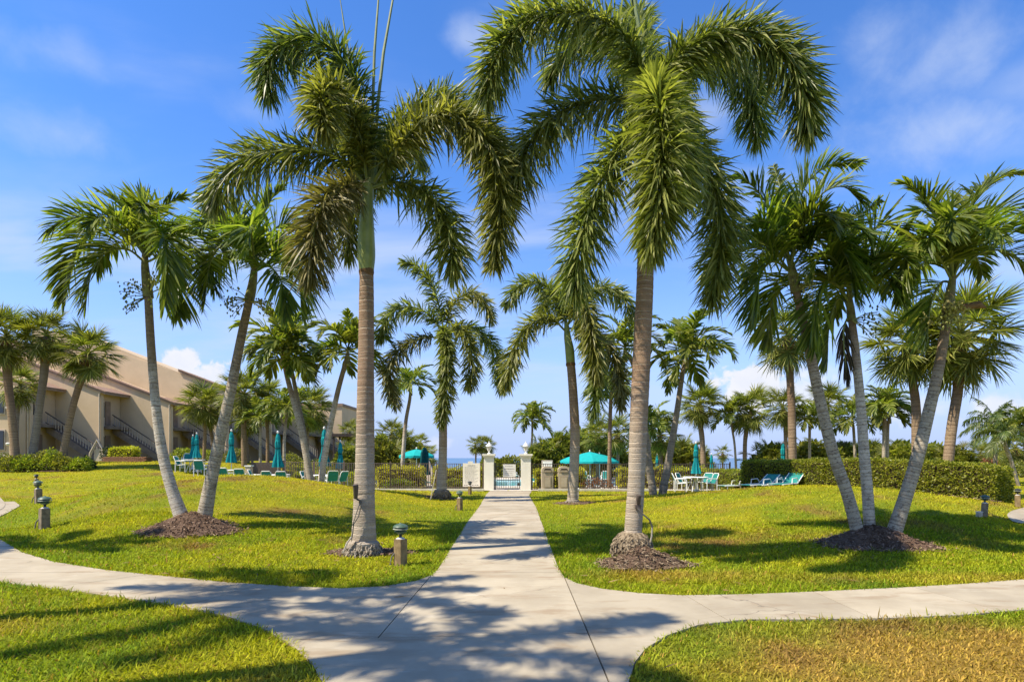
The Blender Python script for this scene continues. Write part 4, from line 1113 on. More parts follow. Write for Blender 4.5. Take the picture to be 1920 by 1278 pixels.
def far_palm(kind, tpx, Y, crown, rpx, seed, label, group, n=None, bark=None, droop=0.0, cut=None, Ybase=None):
    """kind manila/coco/sabal; tpx trunk control pixels base->top; crown centre pixel; crown radius in pixels"""
    rng = random.Random(seed)
    name = {'manila': 'christmas_palm', 'coco': 'coconut_palm', 'sabal': 'sabal_palm'}[kind]
    P, Rr = pxtrunk(tpx, Y, None, .80 if kind != 'sabal' else .74)
    g = on(tpx[0][0], Y)
    P[0] = Vector((g.x, g.y, min(g.z, P[0].z) - .05)) if P[0].z > g.z - .4 else P[0]
    root = thing(name, g, label, 'palm tree', group)
    Cw = pt(crown[0], crown[1], Y); rw = rpx / F * Y
    P.append(Cw - Vector((0, 0, .12 * rw))); Rr.append(Rr[-1] * .8)
    trunk(P, Rr, M[bark or {'manila': 'bark_manila', 'coco': 'bark_manila', 'sabal': 'bark_sabal'}[kind]], root, sides=10 if Y > 30 else 14, step=.06, rings=.14)
    top = Cw - g
    if kind == 'sabal':
        n = int((n or 30) * 1.35)
        for i in range(n):
            u = (i + .5) / n
            el = R(88) - R(148) * u ** .85 + R(8) * rng.uniform(-1, 1)
            az = i * 2.39996 + rng.uniform(-.3, .3)
            s = rw / (1.02 if Y > 34 else 1.16) * rng.uniform(.84, 1.08)
            put(rng.choice(FANS), 'fan_leaf', root, top + Vector((0, 0, -.10 * rw * u)), az, el - R(6), rng.uniform(-.4, .4), s)
        for i in range(5):
            put(rng.choice(DRYFAN), 'dry_leaf', root, top + Vector((0, 0, -.16 * rw)), rng.random() * 6.28, R(-62 - 18 * rng.random()), 0, rw * .62)
        mb = MB(); t0 = P[-2]; rr = Rr[-2]
        for i in range(26):                                          # old leaf boots under the crown
            a = i * 2.4; z = i / 26
            c = t0.lerp(P[-1], z * .9) + Vector((math.cos(a), math.sin(a), 0)) * rr * .85
            dd = Vector((math.cos(a) * .6, math.sin(a) * .6, .8)).normalized()
            mb.tube([c - dd * rr * .5, c + dd * rr * .55, c + dd * rr * 1.25 + Vector((math.cos(a), math.sin(a), 0)) * rr * .25], [rr * .34, rr * .28, rr * .10], 5)
        mb.build('leaf_boots', M['boot'], root)
    else:
        n = int((n or 13) * 1.4) if kind == 'manila' else (n or 16)
        ln = rw * (1.30 if kind == 'manila' else 1.25)
        for i in range(n):
            u = (i + .5) / n
            k = min(5, int(u * 5.4 + rng.uniform(-.3, .3) + droop)); k = max(0, k)
            put(BANK[kind][2 * k + rng.randrange(2)], 'frond', root, top, i * 2.39996 + rng.uniform(-.35, .35), rng.uniform(-.12, .12), rng.uniform(-.3, .3), ln * rng.uniform(.85, 1.12))
        mb = MB().tube([Cw - Vector((0, 0, .42 * rw)), Cw - Vector((0, 0, .25 * rw)), Cw], [Rr[-2] * 1.1, Rr[-2] * 1.05, Rr[-2] * .45], 10)
        mb.build('crownshaft', M['shaft_pale'], root, True)
    return root
GF = 'palms beyond the near lawns'
mid = [
    ('manila', [(583, 895, 16), (568, 820, 15), (550, 750, 13), (537, 700, 11)], 23.0, (530, 655), 75, 1, 'bushy palm in the left clump, its trunk crossing behind the second umbrella', 14, 'bark_manila'),
    ('manila', [(576, 893, 12), (571, 820, 11), (556, 740, 10), (546, 690, 9)], 23.8, (540, 668), 62, 2, 'thinner palm growing close behind the bushy one in the left clump', 10, 'bark_grey'),
    ('manila', [(601, 898, 15), (615, 820, 14), (632, 740, 12), (645, 690, 11)], 23.4, (652, 655), 72, 3, 'palm leaning right towards the thick ringed trunk, beside the fence end', 13, 'bark_manila_white'),
    ('manila', [(1226, 930, 19), (1214, 850, 16), (1205, 770, 14), (1190, 690, 12)], 24.6, (1172, 650), 66, 4, 'palm curving left behind the tall foxtail, sharing a mound with a paler twin', 12, 'bark_grey'),
    ('manila', [(1241, 930, 20), (1256, 850, 16), (1268, 780, 14), (1278, 710, 12)], 24.8, (1286, 660), 72, 5, 'palm leaning right beside the white table and chairs', 15, 'bark_grey'),
    ('manila', [(752, 905, 10), (756, 850, 9), (761, 790, 9), (768, 750, 8)], 33.0, (770, 722), 46, 6, 'small slim palm inside the fence, left of the rules sign', 12, 'bark_manila_white'),
    ('manila', [(1142, 912, 10), (1143, 850, 9), (1144, 790, 9), (1145, 755, 9)], 33.0, (1146, 728), 52, 7, 'slim palm inside the fence between the teal sling chairs', 13, 'bark_sabal'),
    ('manila', [(997, 874, 5), (997, 840, 5), (998, 810, 5), (998, 795, 5)], 58.0, (998, 785), 36, 8, 'lone slender palm standing clear against the sky behind the right gate pillar', 16, 'bark_grey'),
    ('sabal', [(1487, 865, 19), (1485, 790, 19), (1482, 720, 18), (1480, 680, 20)], 28.0, (1476, 622), 76, 9, 'tall cabbage palm with a flared ring of old leaf bases behind the hedge', 26, 'bark_sabal'),
    ('sabal', [(1718, 850, 22), (1718, 780, 21), (1712, 720, 20), (1708, 690, 22)], 25.0, (1702, 640), 84, 10, 'cabbage palm with straight brown trunk behind the hedge', 30, 'bark_sabal'),
    ('sabal', [(1770, 872, 24), (1785, 800, 23), (1796, 730, 23), (1797, 680, 24)], 24.0, (1800, 622), 108, 11, 'largest cabbage palm behind the hedge, trunk sweeping right then upright', 34, 'bark_sabal'),
    ('sabal', [(32, 858, 19), (22, 780, 18), (15, 715, 18), (12, 670, 20)], 33.0, (12, 628), 62, 12, 'cabbage palm nearest the left border, shaggy boots under the crown', 28, 'bark_sabal'),
    ('sabal', [(58, 860, 19), (70, 790, 17), (80, 720, 17), (84, 680, 18)], 33.5, (86, 625), 56, 13, 'cabbage palm leaning gently right, second from the left border', 28, 'bark_grey'),
    ('sabal', [(114, 860, 18), (130, 790, 16), (146, 730, 15), (158, 695, 16)], 33.5, (166, 660), 60, 14, 'cabbage palm leaning strongly right before the stair shadow', 30, 'bark_sabal'),
    ('sabal', [(30, 850, 12), (30, 800, 12), (32, 770, 12), (34, 745, 12)], 37.0, (38, 720), 40, 15, 'short cabbage palm tucked behind the two left border palms', 20, 'bark_grey'),
]
for k, tp, Y, cr, r, sd, lb, n, bk in mid: far_palm(k, tp, Y, cr, r, sd, lb, GF, n, bk)
GB = 'palms far behind the pool'
back = [
    ('sabal', [(382, 858, 8), (384, 820, 8), (384, 790, 9)], 42, (382, 755), 42, 21, 'cabbage palm in front of the beige wall, left of the leaning trunk', 26),
    ('sabal', [(398, 858, 9), (399, 830, 9), (393, 795, 9)], 43, (395, 765), 34, 22, 'cabbage palm just right of its twin at the beige wall', 18),
    ('sabal', [(458, 862, 14), (457, 820, 13), (457, 790, 13)], 40, (458, 738), 48, 23, 'cabbage palm with stout trunk between two closed umbrellas', 28),
    ('sabal', [(466, 855, 7), (462, 820, 7), (462, 800, 7)], 44, (468, 780), 36, 24, 'low cabbage palm behind the stout trunk by the stairs', 18),
    ('manila', [(488, 862, 7), (488, 830, 6), (488, 800, 6)], 39, (488, 785), 36, 25, 'small feathery palm right of the stout cabbage palm', 12),
    ('sabal', [(502, 856, 9), (502, 820, 9), (501, 790, 10)], 42, (500, 750), 40, 26, 'cabbage palm with bare pole trunk before the third stairway', 26),
    ('manila', [(534, 866, 8), (533, 830, 7), (536, 790, 7)], 36, (538, 765), 44, 27, 'feathery palm above the third closed umbrella', 13),
    ('sabal', [(574, 858, 10), (576, 825, 10), (578, 795, 11)], 41, (582, 762), 44, 28, 'round green cabbage palm before the last stairway', 30),
    ('sabal', [(655, 860, 6), (655, 840, 6), (655, 825, 6)], 60, (655, 808), 22, 29, 'little cabbage palm beyond the end wall of the building', 18),
    ('sabal', [(786, 850, 8), (787, 842, 8), (788, 835, 8)], 62, (787, 830), 22, 30, 'yellowing cabbage palm above the open umbrella', 18),
    ('sabal', [(892, 872, 4), (892, 850, 4), (891, 842, 4)], 75, (891, 832), 18, 31, 'leftmost of three tiny shore palms beside the gate pillar', 16),
    ('sabal', [(905, 872, 4), (904, 850, 4), (903, 840, 4)], 75, (904, 832), 19, 32, 'middle of three tiny shore palms beside the gate pillar', 16),
    ('sabal', [(915, 872, 4), (914, 850, 4), (914, 842, 4)], 76, (915, 834), 18, 33, 'rightmost of three tiny shore palms, half behind the gate pillar lantern', 16),
    ('sabal', [(1320, 872, 14), (1317, 830, 13), (1313, 795, 14)], 40, (1312, 756), 42, 34, 'full round cabbage palm left of the white cloud gap', 30),
    ('manila', [(1381, 872, 6), (1378, 840, 5), (1373, 805, 5)], 40, (1370, 778), 38, 35, 'slim palm with thin leaning stem right of the round cabbage palm', 13),
    ('sabal', [(1396, 872, 11), (1397, 830, 10), (1401, 800, 11)], 40, (1408, 766), 44, 36, 'spiky cabbage palm right of the thin leaning stem', 26),
    ('sabal', [(1355, 872, 5), (1355, 865, 5), (1355, 858, 5)], 62, (1355, 848), 17, 37, 'tiny cabbage palm low on the horizon between two umbrellas', 14),
    ('sabal', [(1474, 862, 9), (1473, 820, 9), (1472, 795, 10)], 36, (1468, 762), 40, 38, 'cabbage palm half hidden by the tall flared trunk', 24),
    ('manila', [(1518, 862, 7), (1518, 830, 6), (1518, 800, 6)], 36, (1518, 785), 40, 39, 'feathery palm behind the leftmost leaning trunk', 12),
    ('sabal', [(1552, 862, 9), (1552, 820, 9), (1552, 790, 9)], 40, (1552, 756), 40, 40, 'cabbage palm between the leaning trunks', 24),
    ('manila', [(1606, 862, 7), (1602, 830, 6), (1600, 800, 6)], 38, (1598, 782), 42, 41, 'feathery palm behind the middle white trunk', 12),
    ('manila', [(1656, 866, 8), (1658, 820, 8), (1659, 785, 8)], 36, (1660, 762), 46, 42, 'neat feathery palm with twin stem above the hedge', 16),
    ('manila', [(1663, 866, 7), (1664, 820, 7), (1665, 795, 7)], 36.5, (1668, 778), 38, 43, 'second stem of the twin feathery palm above the hedge', 11),
    ('coco', [(1864, 900, 9), (1866, 860, 8), (1867, 825, 8)], 40, (1864, 796), 52, 44, 'coconut palm with ragged arching fronds right of the hedge', 17),
    ('coco', [(1910, 900, 8), (1896, 865, 8), (1884, 832, 9)], 36, (1882, 815), 42, 45, 'young coconut palm leaning far left on a pale stem', 13),
    ('sabal', [(1838, 890, 7), (1838, 870, 7), (1838, 860, 7)], 52, (1838, 848), 24, 46, 'yellow tinged cabbage palm right behind the hedge end', 20),
    ('sabal', [(1856, 890, 6), (1857, 868, 6), (1858, 855, 6)], 54, (1858, 845), 22, 47, 'small cabbage palm below the ragged coconut palm', 18),
    ('manila', [(1928, 880, 10), (1924, 840, 9), (1920, 815, 9)], 38, (1918, 798), 46, 48, 'dark palm cut by the right border', 14),
    ('sabal', [(1900, 890, 7), (1902, 868, 7), (1903, 850, 7)], 56, (1904, 838), 34, 49, 'broad dark cabbage palm near the right border', 20),
    ('manila', [(1213, 900, 9), (1216, 850, 8), (1219, 815, 8)], 34, (1222, 798), 44, 50, 'palm with drooping fronds between the tall trunk and the curving pair', 13),
    ('sabal', [(1240, 900, 10), (1239, 860, 10), (1238, 835, 10)], 36, (1238, 812), 40, 51, 'cabbage palm behind the curving pair of trunks', 20),
    ('sabal', [(1120, 880, 9), (1121, 850, 9), (1122, 835, 9)], 44, (1122, 815), 38, 52, 'cabbage palm above the large open umbrella', 22),
    ('sabal', [(1158, 880, 9), (1158, 850, 9), (1158, 825, 9)], 43, (1158, 808), 36, 53, 'cabbage palm right of the slim stem inside the fence', 22),
    ('sabal', [(735, 870, 9), (735, 845, 9), (735, 830, 9)], 48, (735, 812), 30, 54, 'cabbage palm in the thicket right of the thick ringed trunk', 22),
]
for k, tp, Y, cr, r, sd, lb, n in back: far_palm(k, tp, Y, cr, r, sd, lb, GB, n)
def leaf_quads(P, Nn, size, rng, m, name, parent=None, lift=.6):
    n = len(P)
    d = unit(Nn * lift + rng.randn(n, 3) * .75 + np.array((0, 0, .25)))
    sd = unit(np.cross(d, rng.randn(n, 3)))
    V, Fc = strips(P, d, sd, size * (.7 + .6 * rng.rand(n)), size * .45, .12, ((0, .25), (.5, 1), (1, 0)))
    return mesh_np(name, V, Fc, m, parent)
def palmetto(px, py, Y, rpx, seed, label, n=44):
    g = on(px, Y); c = pt(px, py, Y); rw = rpx / F * Y; rng = random.Random(seed)
    root = thing('palmetto_clump', g, label, 'shrub', 'palmetto thickets by the shore')
    hgt = c.z - g.z
    for i in range(n):
        rx = rng.uniform(-1, 1)
        st = Vector((rx * rw * .95, rng.uniform(-.6, .6) * rw, max(.1, (hgt - .1 * rw) * rng.uniform(.12, 1.0) * (1 - .45 * rx * rx))))
        put(rng.choice(FANS), 'fan_leaf', root, st, rng.random() * 6.28, R(rng.uniform(0, 80)), rng.uniform(-.5, .5), rw * rng.uniform(.5, .75))
    nr_ = np.random.RandomState(seed); k = 2000
    u_ = nr_.rand(k) * 2 - 1; v_ = nr_.rand(k) * 2 - 1
    top_ = np.clip(hgt * (.98 - .5 * u_ * u_), .2, None)
    Pm = np.stack([g.x + u_ * rw * 1.05, g.y + v_ * rw * .6, g.z + top_ * np.sqrt(nr_.rand(k)) * (1 - .25 * v_ * v_)], 1)
    leaf_quads(Pm, unit(np.stack([u_ * .4, v_ - .3, .6 + 0 * u_], 1)), .24 * rw, nr_, M['bush'], 'foliage', root, 1.0)
    mb = MB()
    for i in range(6):
        x, y = rng.uniform(-.6, .6) * rw, rng.uniform(-.4, .4) * rw
        mb.tube([g + Vector((x * .8, y * .6, -.1)), g + Vector((x, y, hgt * .5))], [.06, .04], 6)
    mb.build('stem', M['twig'], root)
    return root
for i, (px, py, Y, r, lb) in enumerate((
    (712, 832, 46, 34, 'dense palmetto thicket just right of the thick ringed trunk'), (752, 828, 50, 36, 'palmetto thicket behind the slim fence palm'), (690, 835, 52, 30, 'palmetto thicket left of the thick ringed trunk'), (778, 842, 54, 26, 'palmetto thicket behind the open umbrella'),
    (1020, 838, 48, 30, 'palmetto thicket right of the gate lantern'), (1052, 826, 50, 36, 'palmetto thicket left of the leaning foxtail'), (1092, 818, 50, 38, 'palmetto thicket right of the leaning foxtail'), (1140, 836, 46, 32, 'palmetto thicket over the large open umbrella'),
    (1262, 838, 46, 36, 'palmetto thicket right of the curving pair'), (1295, 846, 48, 28, 'palmetto thicket behind the table umbrella'), (1450, 842, 40, 32, 'palmetto thicket left of the tall flared trunk'), (1520, 838, 38, 36, 'palmetto thicket behind the hedge, below the leftmost leaning trunk'),
    (1580, 842, 40, 34, 'palmetto thicket behind the hedge, left of the middle trunk'), (1630, 840, 44, 32, 'palmetto thicket behind the hedge, right of the middle trunk'), (1695, 840, 42, 36, 'palmetto thicket behind the hedge, below the straight cabbage palm'), (1748, 842, 44, 34, 'palmetto thicket behind the hedge, between two cabbage palm trunks'), (1790, 850, 42, 28, 'palmetto thicket behind the right end of the hedge'),
    (650, 842, 40, 20, 'palmetto clump at the end wall of the building'), (1900, 858, 62, 30, 'palmetto clump near the right border'))):
    palmetto(px, py - 13, Y, r * 1.22, 200 + i, lb)

# ------------------------------------------------------------------ hedges and shrubs made of leaves
def hedge(A, B, thick, h, n, seed, label, mname, size=.075, group=None, rough=.05, name='hedge', hfun=None):
    """clipped hedge from A to B (x, y) following the ground"""
    rng = np.random.RandomState(seed); A = np.array(A, float); B = np.array(B, float)
    ax = B - A; Ln = np.linalg.norm(ax); ax /= Ln; pr = np.array((-ax[1], ax[0]))
    root = thing(name, (*A, Hz(*A)), label, 'hedge', group)
    per = [(2 * h + thick)]
    u = rng.rand(n); v = rng.rand(n) * (2 * h + thick)
    endn = int(n * thick / (Ln + thick) * 1.1)
    off = np.where(v < h, -thick / 2, np.where(v < h + thick, v - h - thick / 2, thick / 2))
    zz = np.where(v < h, v, np.where(v < h + thick, h, 2 * h + thick - v))
    nr = np.where((v < h)[:, None], np.array((*(-pr), 0))[None], np.where((v < h + thick)[:, None], np.array((0, 0, 1.0))[None], np.array((*pr, 0))[None]))
    al = u * Ln
    e = rng.rand(n) < endn / n
    side = rng.rand(n) < .5
    al = np.where(e, np.where(side, 0, Ln), al); off = np.where(e, (rng.rand(n) - .5) * thick, off); zz = np.where(e, rng.rand(n) * h, zz)
    nr = np.where(e[:, None], np.where(side[:, None], np.array((*(-ax), 0))[None], np.array((*ax, 0))[None]), nr)
    # round the shoulders a little
    top = np.clip((zz - h * .86) / (h * .14), 0, 1); off = off * (1 - .10 * top)
    und = rough * (fbm(al * 1.0, off * 2 + zz * 3 + seed, 2.2, 3) - .5) * 3
    if hfun: zz = zz * hfun(al / Ln)
    x = A[0] + ax[0] * al + pr[0] * off; y = A[1] + ax[1] * al + pr[1] * off
    P = np.stack([x, y, H(x, y) + zz], 1) + nr * (und + .03 * rng.randn(n) - .02)[:, None]
    leaf_quads(P, nr, size, rng, M[mname], 'foliage', root)
    # solid dark core box behind the leaves
    mb = MB(); k = max(2, int(Ln / .8))
    for i in range(k):
        a0, a1 = i / k * Ln, (i + 1) / k * Ln
        q = []
        for a in (a0 + (.08 if i == 0 else 0), a1 - (.08 if i == k - 1 else 0)):
            for o_ in (-1, 1):
                for t_ in (0, 1):
                    px_, py_ = A + ax * a + pr * o_ * (thick / 2 - .09)
                    q.append((px_, py_, Hz(px_, py_) + (.06 if t_ == 0 else h * (hfun(a / Ln) if hfun else 1) - .10)))
        mb.add(q, [(0, 1, 3, 2), (4, 6, 7, 5), (0, 4, 5, 1), (2, 3, 7, 6), (1, 5, 7, 3), (0, 2, 6, 4)])
    mb.build('dark_core', M['twig'], root)
    return root
def shrub(loc, rx, ry, h, n, seed, label, mname, size, group, name='shrub', cat='shrub', spiky=False):
    rng = np.random.RandomState(seed); loc = Vector(loc)
    root = thing(name, loc, label, cat, group)
    ph = rng.rand(n) * 6.283; ct = rng.rand(n) ** .8
    st = np.sqrt(1 - np.minimum(ct, .999) ** 2)
    nr = np.stack([np.cos(ph) * st, np.sin(ph) * st, ct], 1)
    rad = (.62 + .38 * rng.rand(n) ** .5) * (1 + .45 * (fbm(nr[:, 0] * 1.7 + seed, nr[:, 1] * 1.7 + nr[:, 2], 1.6, 3) - .5) * 2)
    P = np.array(tuple(loc)) + nr * rad[:, None] * np.array((rx, ry, h))
    leaf_quads(P, nr, size, rng, M[mname], 'foliage', root, 1.4 if spiky else .6)
    mb = MB()
    for k in range(6):
        a = k * 1.05 + rng.rand(); mb.tube([loc + Vector((0, 0, -.05)), loc + Vector((math.cos(a) * rx * .5, math.sin(a) * ry * .5, h * .6))], [.025, .01], 5)
    mb.build('stem', M['twig'], root)
    return root
h1, h2 = (11.2, 27.6), (15.9, 19.0)
hedge(h1, h2, 1.25, 1.12, 42000, 5, 'long clipped green hedge curving behind the three palms on the right lawn', 'hedge', .085, hfun=lambda t: 1.30 - .28 * t)
hm = np.array(h1); hd = (np.array(h2) - hm); hd /= np.linalg.norm(hd); hp = np.array((hd[1], -hd[0]))
bed = []
for t in np.linspace(-.3, 10.2, 12): bed.append(tuple(hm + hd * t + hp * -1.25 * 0 + hp * (1.15 + .12 * math.sin(t * 2))))
for t in np.linspace(10.2, -.3, 12): bed.append(tuple(hm + hd * t - hp * .8))
tag(drape('mulch_bed', bed, M['mulch'], .02), kind='structure')
bp = np.array([[hm + hd * a + hp * b] for a, b in zip(np.random.RandomState(3).rand(2200) * 10.2 - .2, np.random.RandomState(4).rand(2200) * .7 + .45)]).reshape(-1, 2)
rg = np.random.RandomState(6); nb = len(bp)
dd_ = unit(np.stack([rg.randn(nb), rg.randn(nb), .3 * rg.randn(nb)], 1))
ch = strips(np.stack([bp[:, 0], bp[:, 1], H(bp[:, 0], bp[:, 1]) + .035], 1), dd_, unit(np.cross(dd_, rg.randn(nb, 3) * .4 + np.array((0, 0, 1)))), .09, .03, .1, ((0, .7), (.5, 1), (1, .5)))
tag(mesh_np('wood_chips', *ch, M['chip']), kind='stuff')
# the hedge runs on to the left, lower, behind the lounge chairs
hedge((11.35, 28.5), (11.3, 33.5), .7, 1.05, 6000, 6, 'dark hedge end beside the lounge chairs', 'hedge', .09)
# bright hedge strips just inside the fence
GH = 'bright clipped hedges inside the pool fence'
for i, (x0, x1, Y, hh, lb) in enumerate(((-12.3, -7.9, 33.2, .75, 'yellow green hedge inside the fence behind the left chairs'), (-7.4, -4.9, 32.4, 1.15, 'yellow green hedge inside the fence right of the thick ringed trunk'), (-4.3, -1.6, 32.3, 1.12, 'yellow green hedge inside the fence behind the rules sign'),
                              (1.3, 3.9, 32.3, 1.08, 'yellow green hedge inside the fence behind the litter bins'), (5.9, 8.6, 32.4, 1.15, 'yellow green hedge inside the fence behind the pale ringed trunk'), (8.9, 10.6, 32.4, 1.1, 'yellow green hedge inside the fence behind the white table'))):
    hedge((x0, Y), (x1, Y), .7, hh, int(1900 * (x1 - x0)), 40 + i, lb, 'hedge_bright', .11, GH, .22)
for i, (x, Y, lb) in enumerate(((-6.2, 31.9, 'small yellow shrub at the fence foot'), (-3.2, 31.85, 'small yellow shrub left of the rules sign'), (4.6, 31.9, 'reddish low shrub below the teal sling chairs'), (-9.4, 32.0, 'small shrub behind the white chair by the fence'))):
    shrub((x, Y, 0), .95, .4, .55, 900, 300 + i, lb, 'croton' if i == 2 else 'bush_bright', .10, 'low shrubs along the fence')
shrub(on(941, 52), 1.9, 1.4, 1.75, 3000, 310, 'round pale green shrub seen through the gate', 'bush', .30, None, 'round_shrub', spiky=True)
shrub(on(1848, 47), .95, .8, 1.5, 900, 311, 'red leaved shrub beyond the hedge end', 'croton', .2, None)
shrub(on(1915, 52), 1.6, 1.2, 1.2, 1200, 312, 'dark green shrub at the shore by the right border', 'bush', .2, None)
# planting bed in front of the building
GS = 'shrubs in the bed before the building'
bedL = smooth_loop([gat(-60, 880), gat(30, 884), gat(110, 884), gat(170, 880), gat(178, 872), (on(150, 37).x, 37), (on(60, 37).x, 37), (on(-60, 37).x, 37)])
tag(drape('mulch_bed', bedL, M['mulch'], .025), kind='structure')
rs = random.Random(8)
for i, (px, Y, w, h, mm, lb) in enumerate(((-12, 33, .8, .95, 'bush_bright', 'leafy shrub at the left border under the first palm'), (22, 32.5, .75, .85, 'bush', 'leafy shrub in front of the left border palms'), (48, 32.5, .7, .75, 'bush_bright', 'bright shrub at the second trunk'), (72, 33, .75, .95, 'bush', 'shrub between the second and third trunks'),
                                           (98, 33, .7, 1.0, 'bush_bright', 'brightest shrub left of the third trunk'), (122, 33, .7, .85, 'bush', 'shrub around the foot of the strongly leaning palm'), (146, 33, .7, .7, 'bush_bright', 'low shrub right of the strongly leaning palm'), (160, 34, .6, .55, 'bush_dark', 'dark low shrub ending the bed'))):
    shrub(on(px, Y), w, w * .8, h, 1300, 320 + i, lb, mm, .13, GS, spiky=True)

# ------------------------------------------------------------------ apartment building
GZ = 1.38
bld = thing('apartment_building', (-33, 48, GZ), 'long beige stucco apartment building with stepped sloping roofs and outside stairs', 'building')
Yk = [43.0, 46.0, 48.9, 52.2, 56.0, 60.5, 66.0]
cpx = [56, 190, 321, 427, 508, 572, 641]
epy = [724, 736, 757, 733, 776, 786, 757]
slopes = [.385, .39, .385, .39, .385, .38, 0]
lefts = [-9, -12, -14, -14, -13, -12, -9]
for i in range(7):
    Y0 = Yk[i]; c = pt(cpx[i], epy[i], Y0); xr, ze = c.x, c.z; s = slopes[i]
    if i == 2: pass
    xl = xr + lefts[i]
    hi = 2.6 if i == 3 else 0.0
    if i < 6:
        poly = [(xl, GZ - .4), (xr, GZ - .4), (xr, ze), (xl, ze - s * lefts[i])]
        xrl = xl
        if i == 3:
            k1, k2 = pt(342, 700, Y0), pt(60, 609, Y0); xrl = pt(336, 0, Y0).x
            poly = [(k2.x, GZ - .4), (xr, GZ - .4), (xr, ze), (k1.x, k1.z), (k2.x, k2.z)]
        w = MB().prism(poly, Y0, Y0 + .28).build('wall', M['stucco'], bld)
        # roof plane running back to the next wall, with brown fascia and clay tiles
        yb = Yk[i + 1] - .02; n = Vector((s, 0, 1)).normalized()
        xo = xr + .38
        def rp(x, up): return (x, ze - s * (x - xr) + up)
        rfm = MB().prism([rp(xrl, .02), rp(xo, .02), rp(xo, .20), rp(xrl, .20)], Y0 - .16, Y0 + .40)
        rfm.prism([rp(xr - .9, .02), rp(xo, .02), rp(xo, .20), rp(xr - .9, .20)], Y0 + .402, yb)
        rf = rfm.build('roof', M['fascia'], bld)
        tlm = MB().prism([rp(xrl, .205), rp(xo + .05, .205), rp(xo + .05, .27), rp(xrl, .27)], Y0 - .22, Y0 + .42)
        tlm.prism([rp(xr - .9, .205), rp(xo + .05, .205), rp(xo + .05, .27), rp(xr - .9, .27)], Y0 + .422, yb)
        tl = tlm.build('tile_edge', M['rooftile'], rf)
        # downspout at the corner
        MB().tube([(xr - .10, Y0 - .07, GZ - .1), (xr - .10, Y0 - .07, ze - .1), (xr - .02, Y0 - .07, ze + .02)], .055, 8).build('downspout', M['trim_pale'], bld, True)
        # recessed body with doors and windows behind the wing wall
        bd = MB().prism([(xl, GZ - .4), (xr - .45, GZ - .4), (xr - .45, ze + s * .40), (xl, ze - s * lefts[i] - .05)], Y0 + .285, yb - .01).build('recess_wall', M['stucco'], bld)
        for z0 in (GZ + .15, GZ + 2.9):
            wd = MB().box((xr - .43, Y0 + 1.35, z0 + 1.0), (.10, .55, 1.9)).build('door', M['fascia'], bld)
            fr = MB().box((xr - .44, Y0 + .75, z0 + 1.25), (.07, .42, 1.35)).build('window', M['trim_pale'], bld)
            MB().box((xr - .40, Y0 + .75, z0 + 1.25), (.03, .34, 1.22)).build('pane', M['glass_dark'], fr)
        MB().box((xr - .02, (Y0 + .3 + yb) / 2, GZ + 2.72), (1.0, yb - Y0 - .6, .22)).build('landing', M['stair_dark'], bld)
        # stair going down to the right along the next wall
        if i < 6:
            y1 = yb - .05; y0 = y1 - 1.15
            T0 = Vector((xr - .2, 0, GZ + 2.83)); run = 4.15 if i < 3 else 3.6; rise = 2.83
            st = MB(); ns = 15
            for k in range(ns):
                z = T0.z - rise * (k + 1) / ns; x = T0.x + run * k / ns
                st.box((x + run / ns / 2, (y0 + y1) / 2, z + .02), (run / ns + .02, 1.0, .06))
            st.prism([(T0.x, T0.z - .55), (T0.x + run, T0.z - rise - .25), (T0.x + run, T0.z - rise + .18), (T0.x, T0.z + .05)], y0 - .06, y0)
            st.prism([(T0.x, T0.z - .55), (T0.x + run, T0.z - rise - .25), (T0.x + run, T0.z - rise + .12), (T0.x, T0.z - .02)], y0 + .001, y1 - .01)
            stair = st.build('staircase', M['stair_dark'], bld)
            rl = MB()
            A_ = Vector((T0.x - .05, y0 - .03, T0.z + .98)); B_ = Vector((T0.x + run, y0 - .03, T0.z - rise + 1.08))
            rl.tube([A_, B_], .045, 6); rl.tube([A_ - Vector((0, 0, .78)), B_ - Vector((0, 0, .78))], .03, 6)
            rl.tube([B_, B_ - Vector((0, 0, 1.05))], .06, 6)
            rl.build('handrail', M['rail_dark'], stair)
            nbal = 20
            bme = None
            for k in range(nbal):
                p = A_.lerp(B_, (k + .7) / nbal)
                if bme is None:
                    ob = MB().box((0, 0, -.39), (.05, .03, .78)).build('baluster', M['baluster'], None); bme = ob.data
                else: ob = link(bpy.data.objects.new('baluster', bme))
                ob.location = p; hang(ob, stair)
    else:
        MB().prism([(xl - 6, GZ - .6), (xr, GZ - .6), (xr, ze - .25), (xl - 6, ze - .25)], Y0, Y0 + 8).build('wall', M['stucco'], bld)
        MB().prism([(xl - 6.1, ze - .25), (xr + .12, ze - .25), (xr + .12, ze + .05), (xl - 6.1, ze + .05)], Y0 - .12, Y0 + 8.1).build('parapet', M['fascia'], bld)
# left end: sunlit return wall with windows
xw = pt(34, 800, 42.2).x
MB().box((xw - 6, 42.6, GZ + 2.6), (12, .8, 6.0)).build('wall', M['stucco'], bld)
for px, zz in ((-2, 1.0), (-2, 3.6)):
    p = pt(px, 800, 42.1)
    f_ = MB().box((p.x, 42.17, GZ + zz + .6), (.8, .1, 1.5)).build('window', M['trim_pale'], bld); MB().box((p.x, 42.10, GZ + zz + .6), (.66, .05, 1.34)).build('pane', M['glass_dark'], f_)
    MB().lathe([(.05, 0), (.12, .05), (.14, .16), (.06, .22)], (p.x + .75, 41.98, GZ + zz + .2), 10).build('wall_lamp', M['lantern'], bld, True)
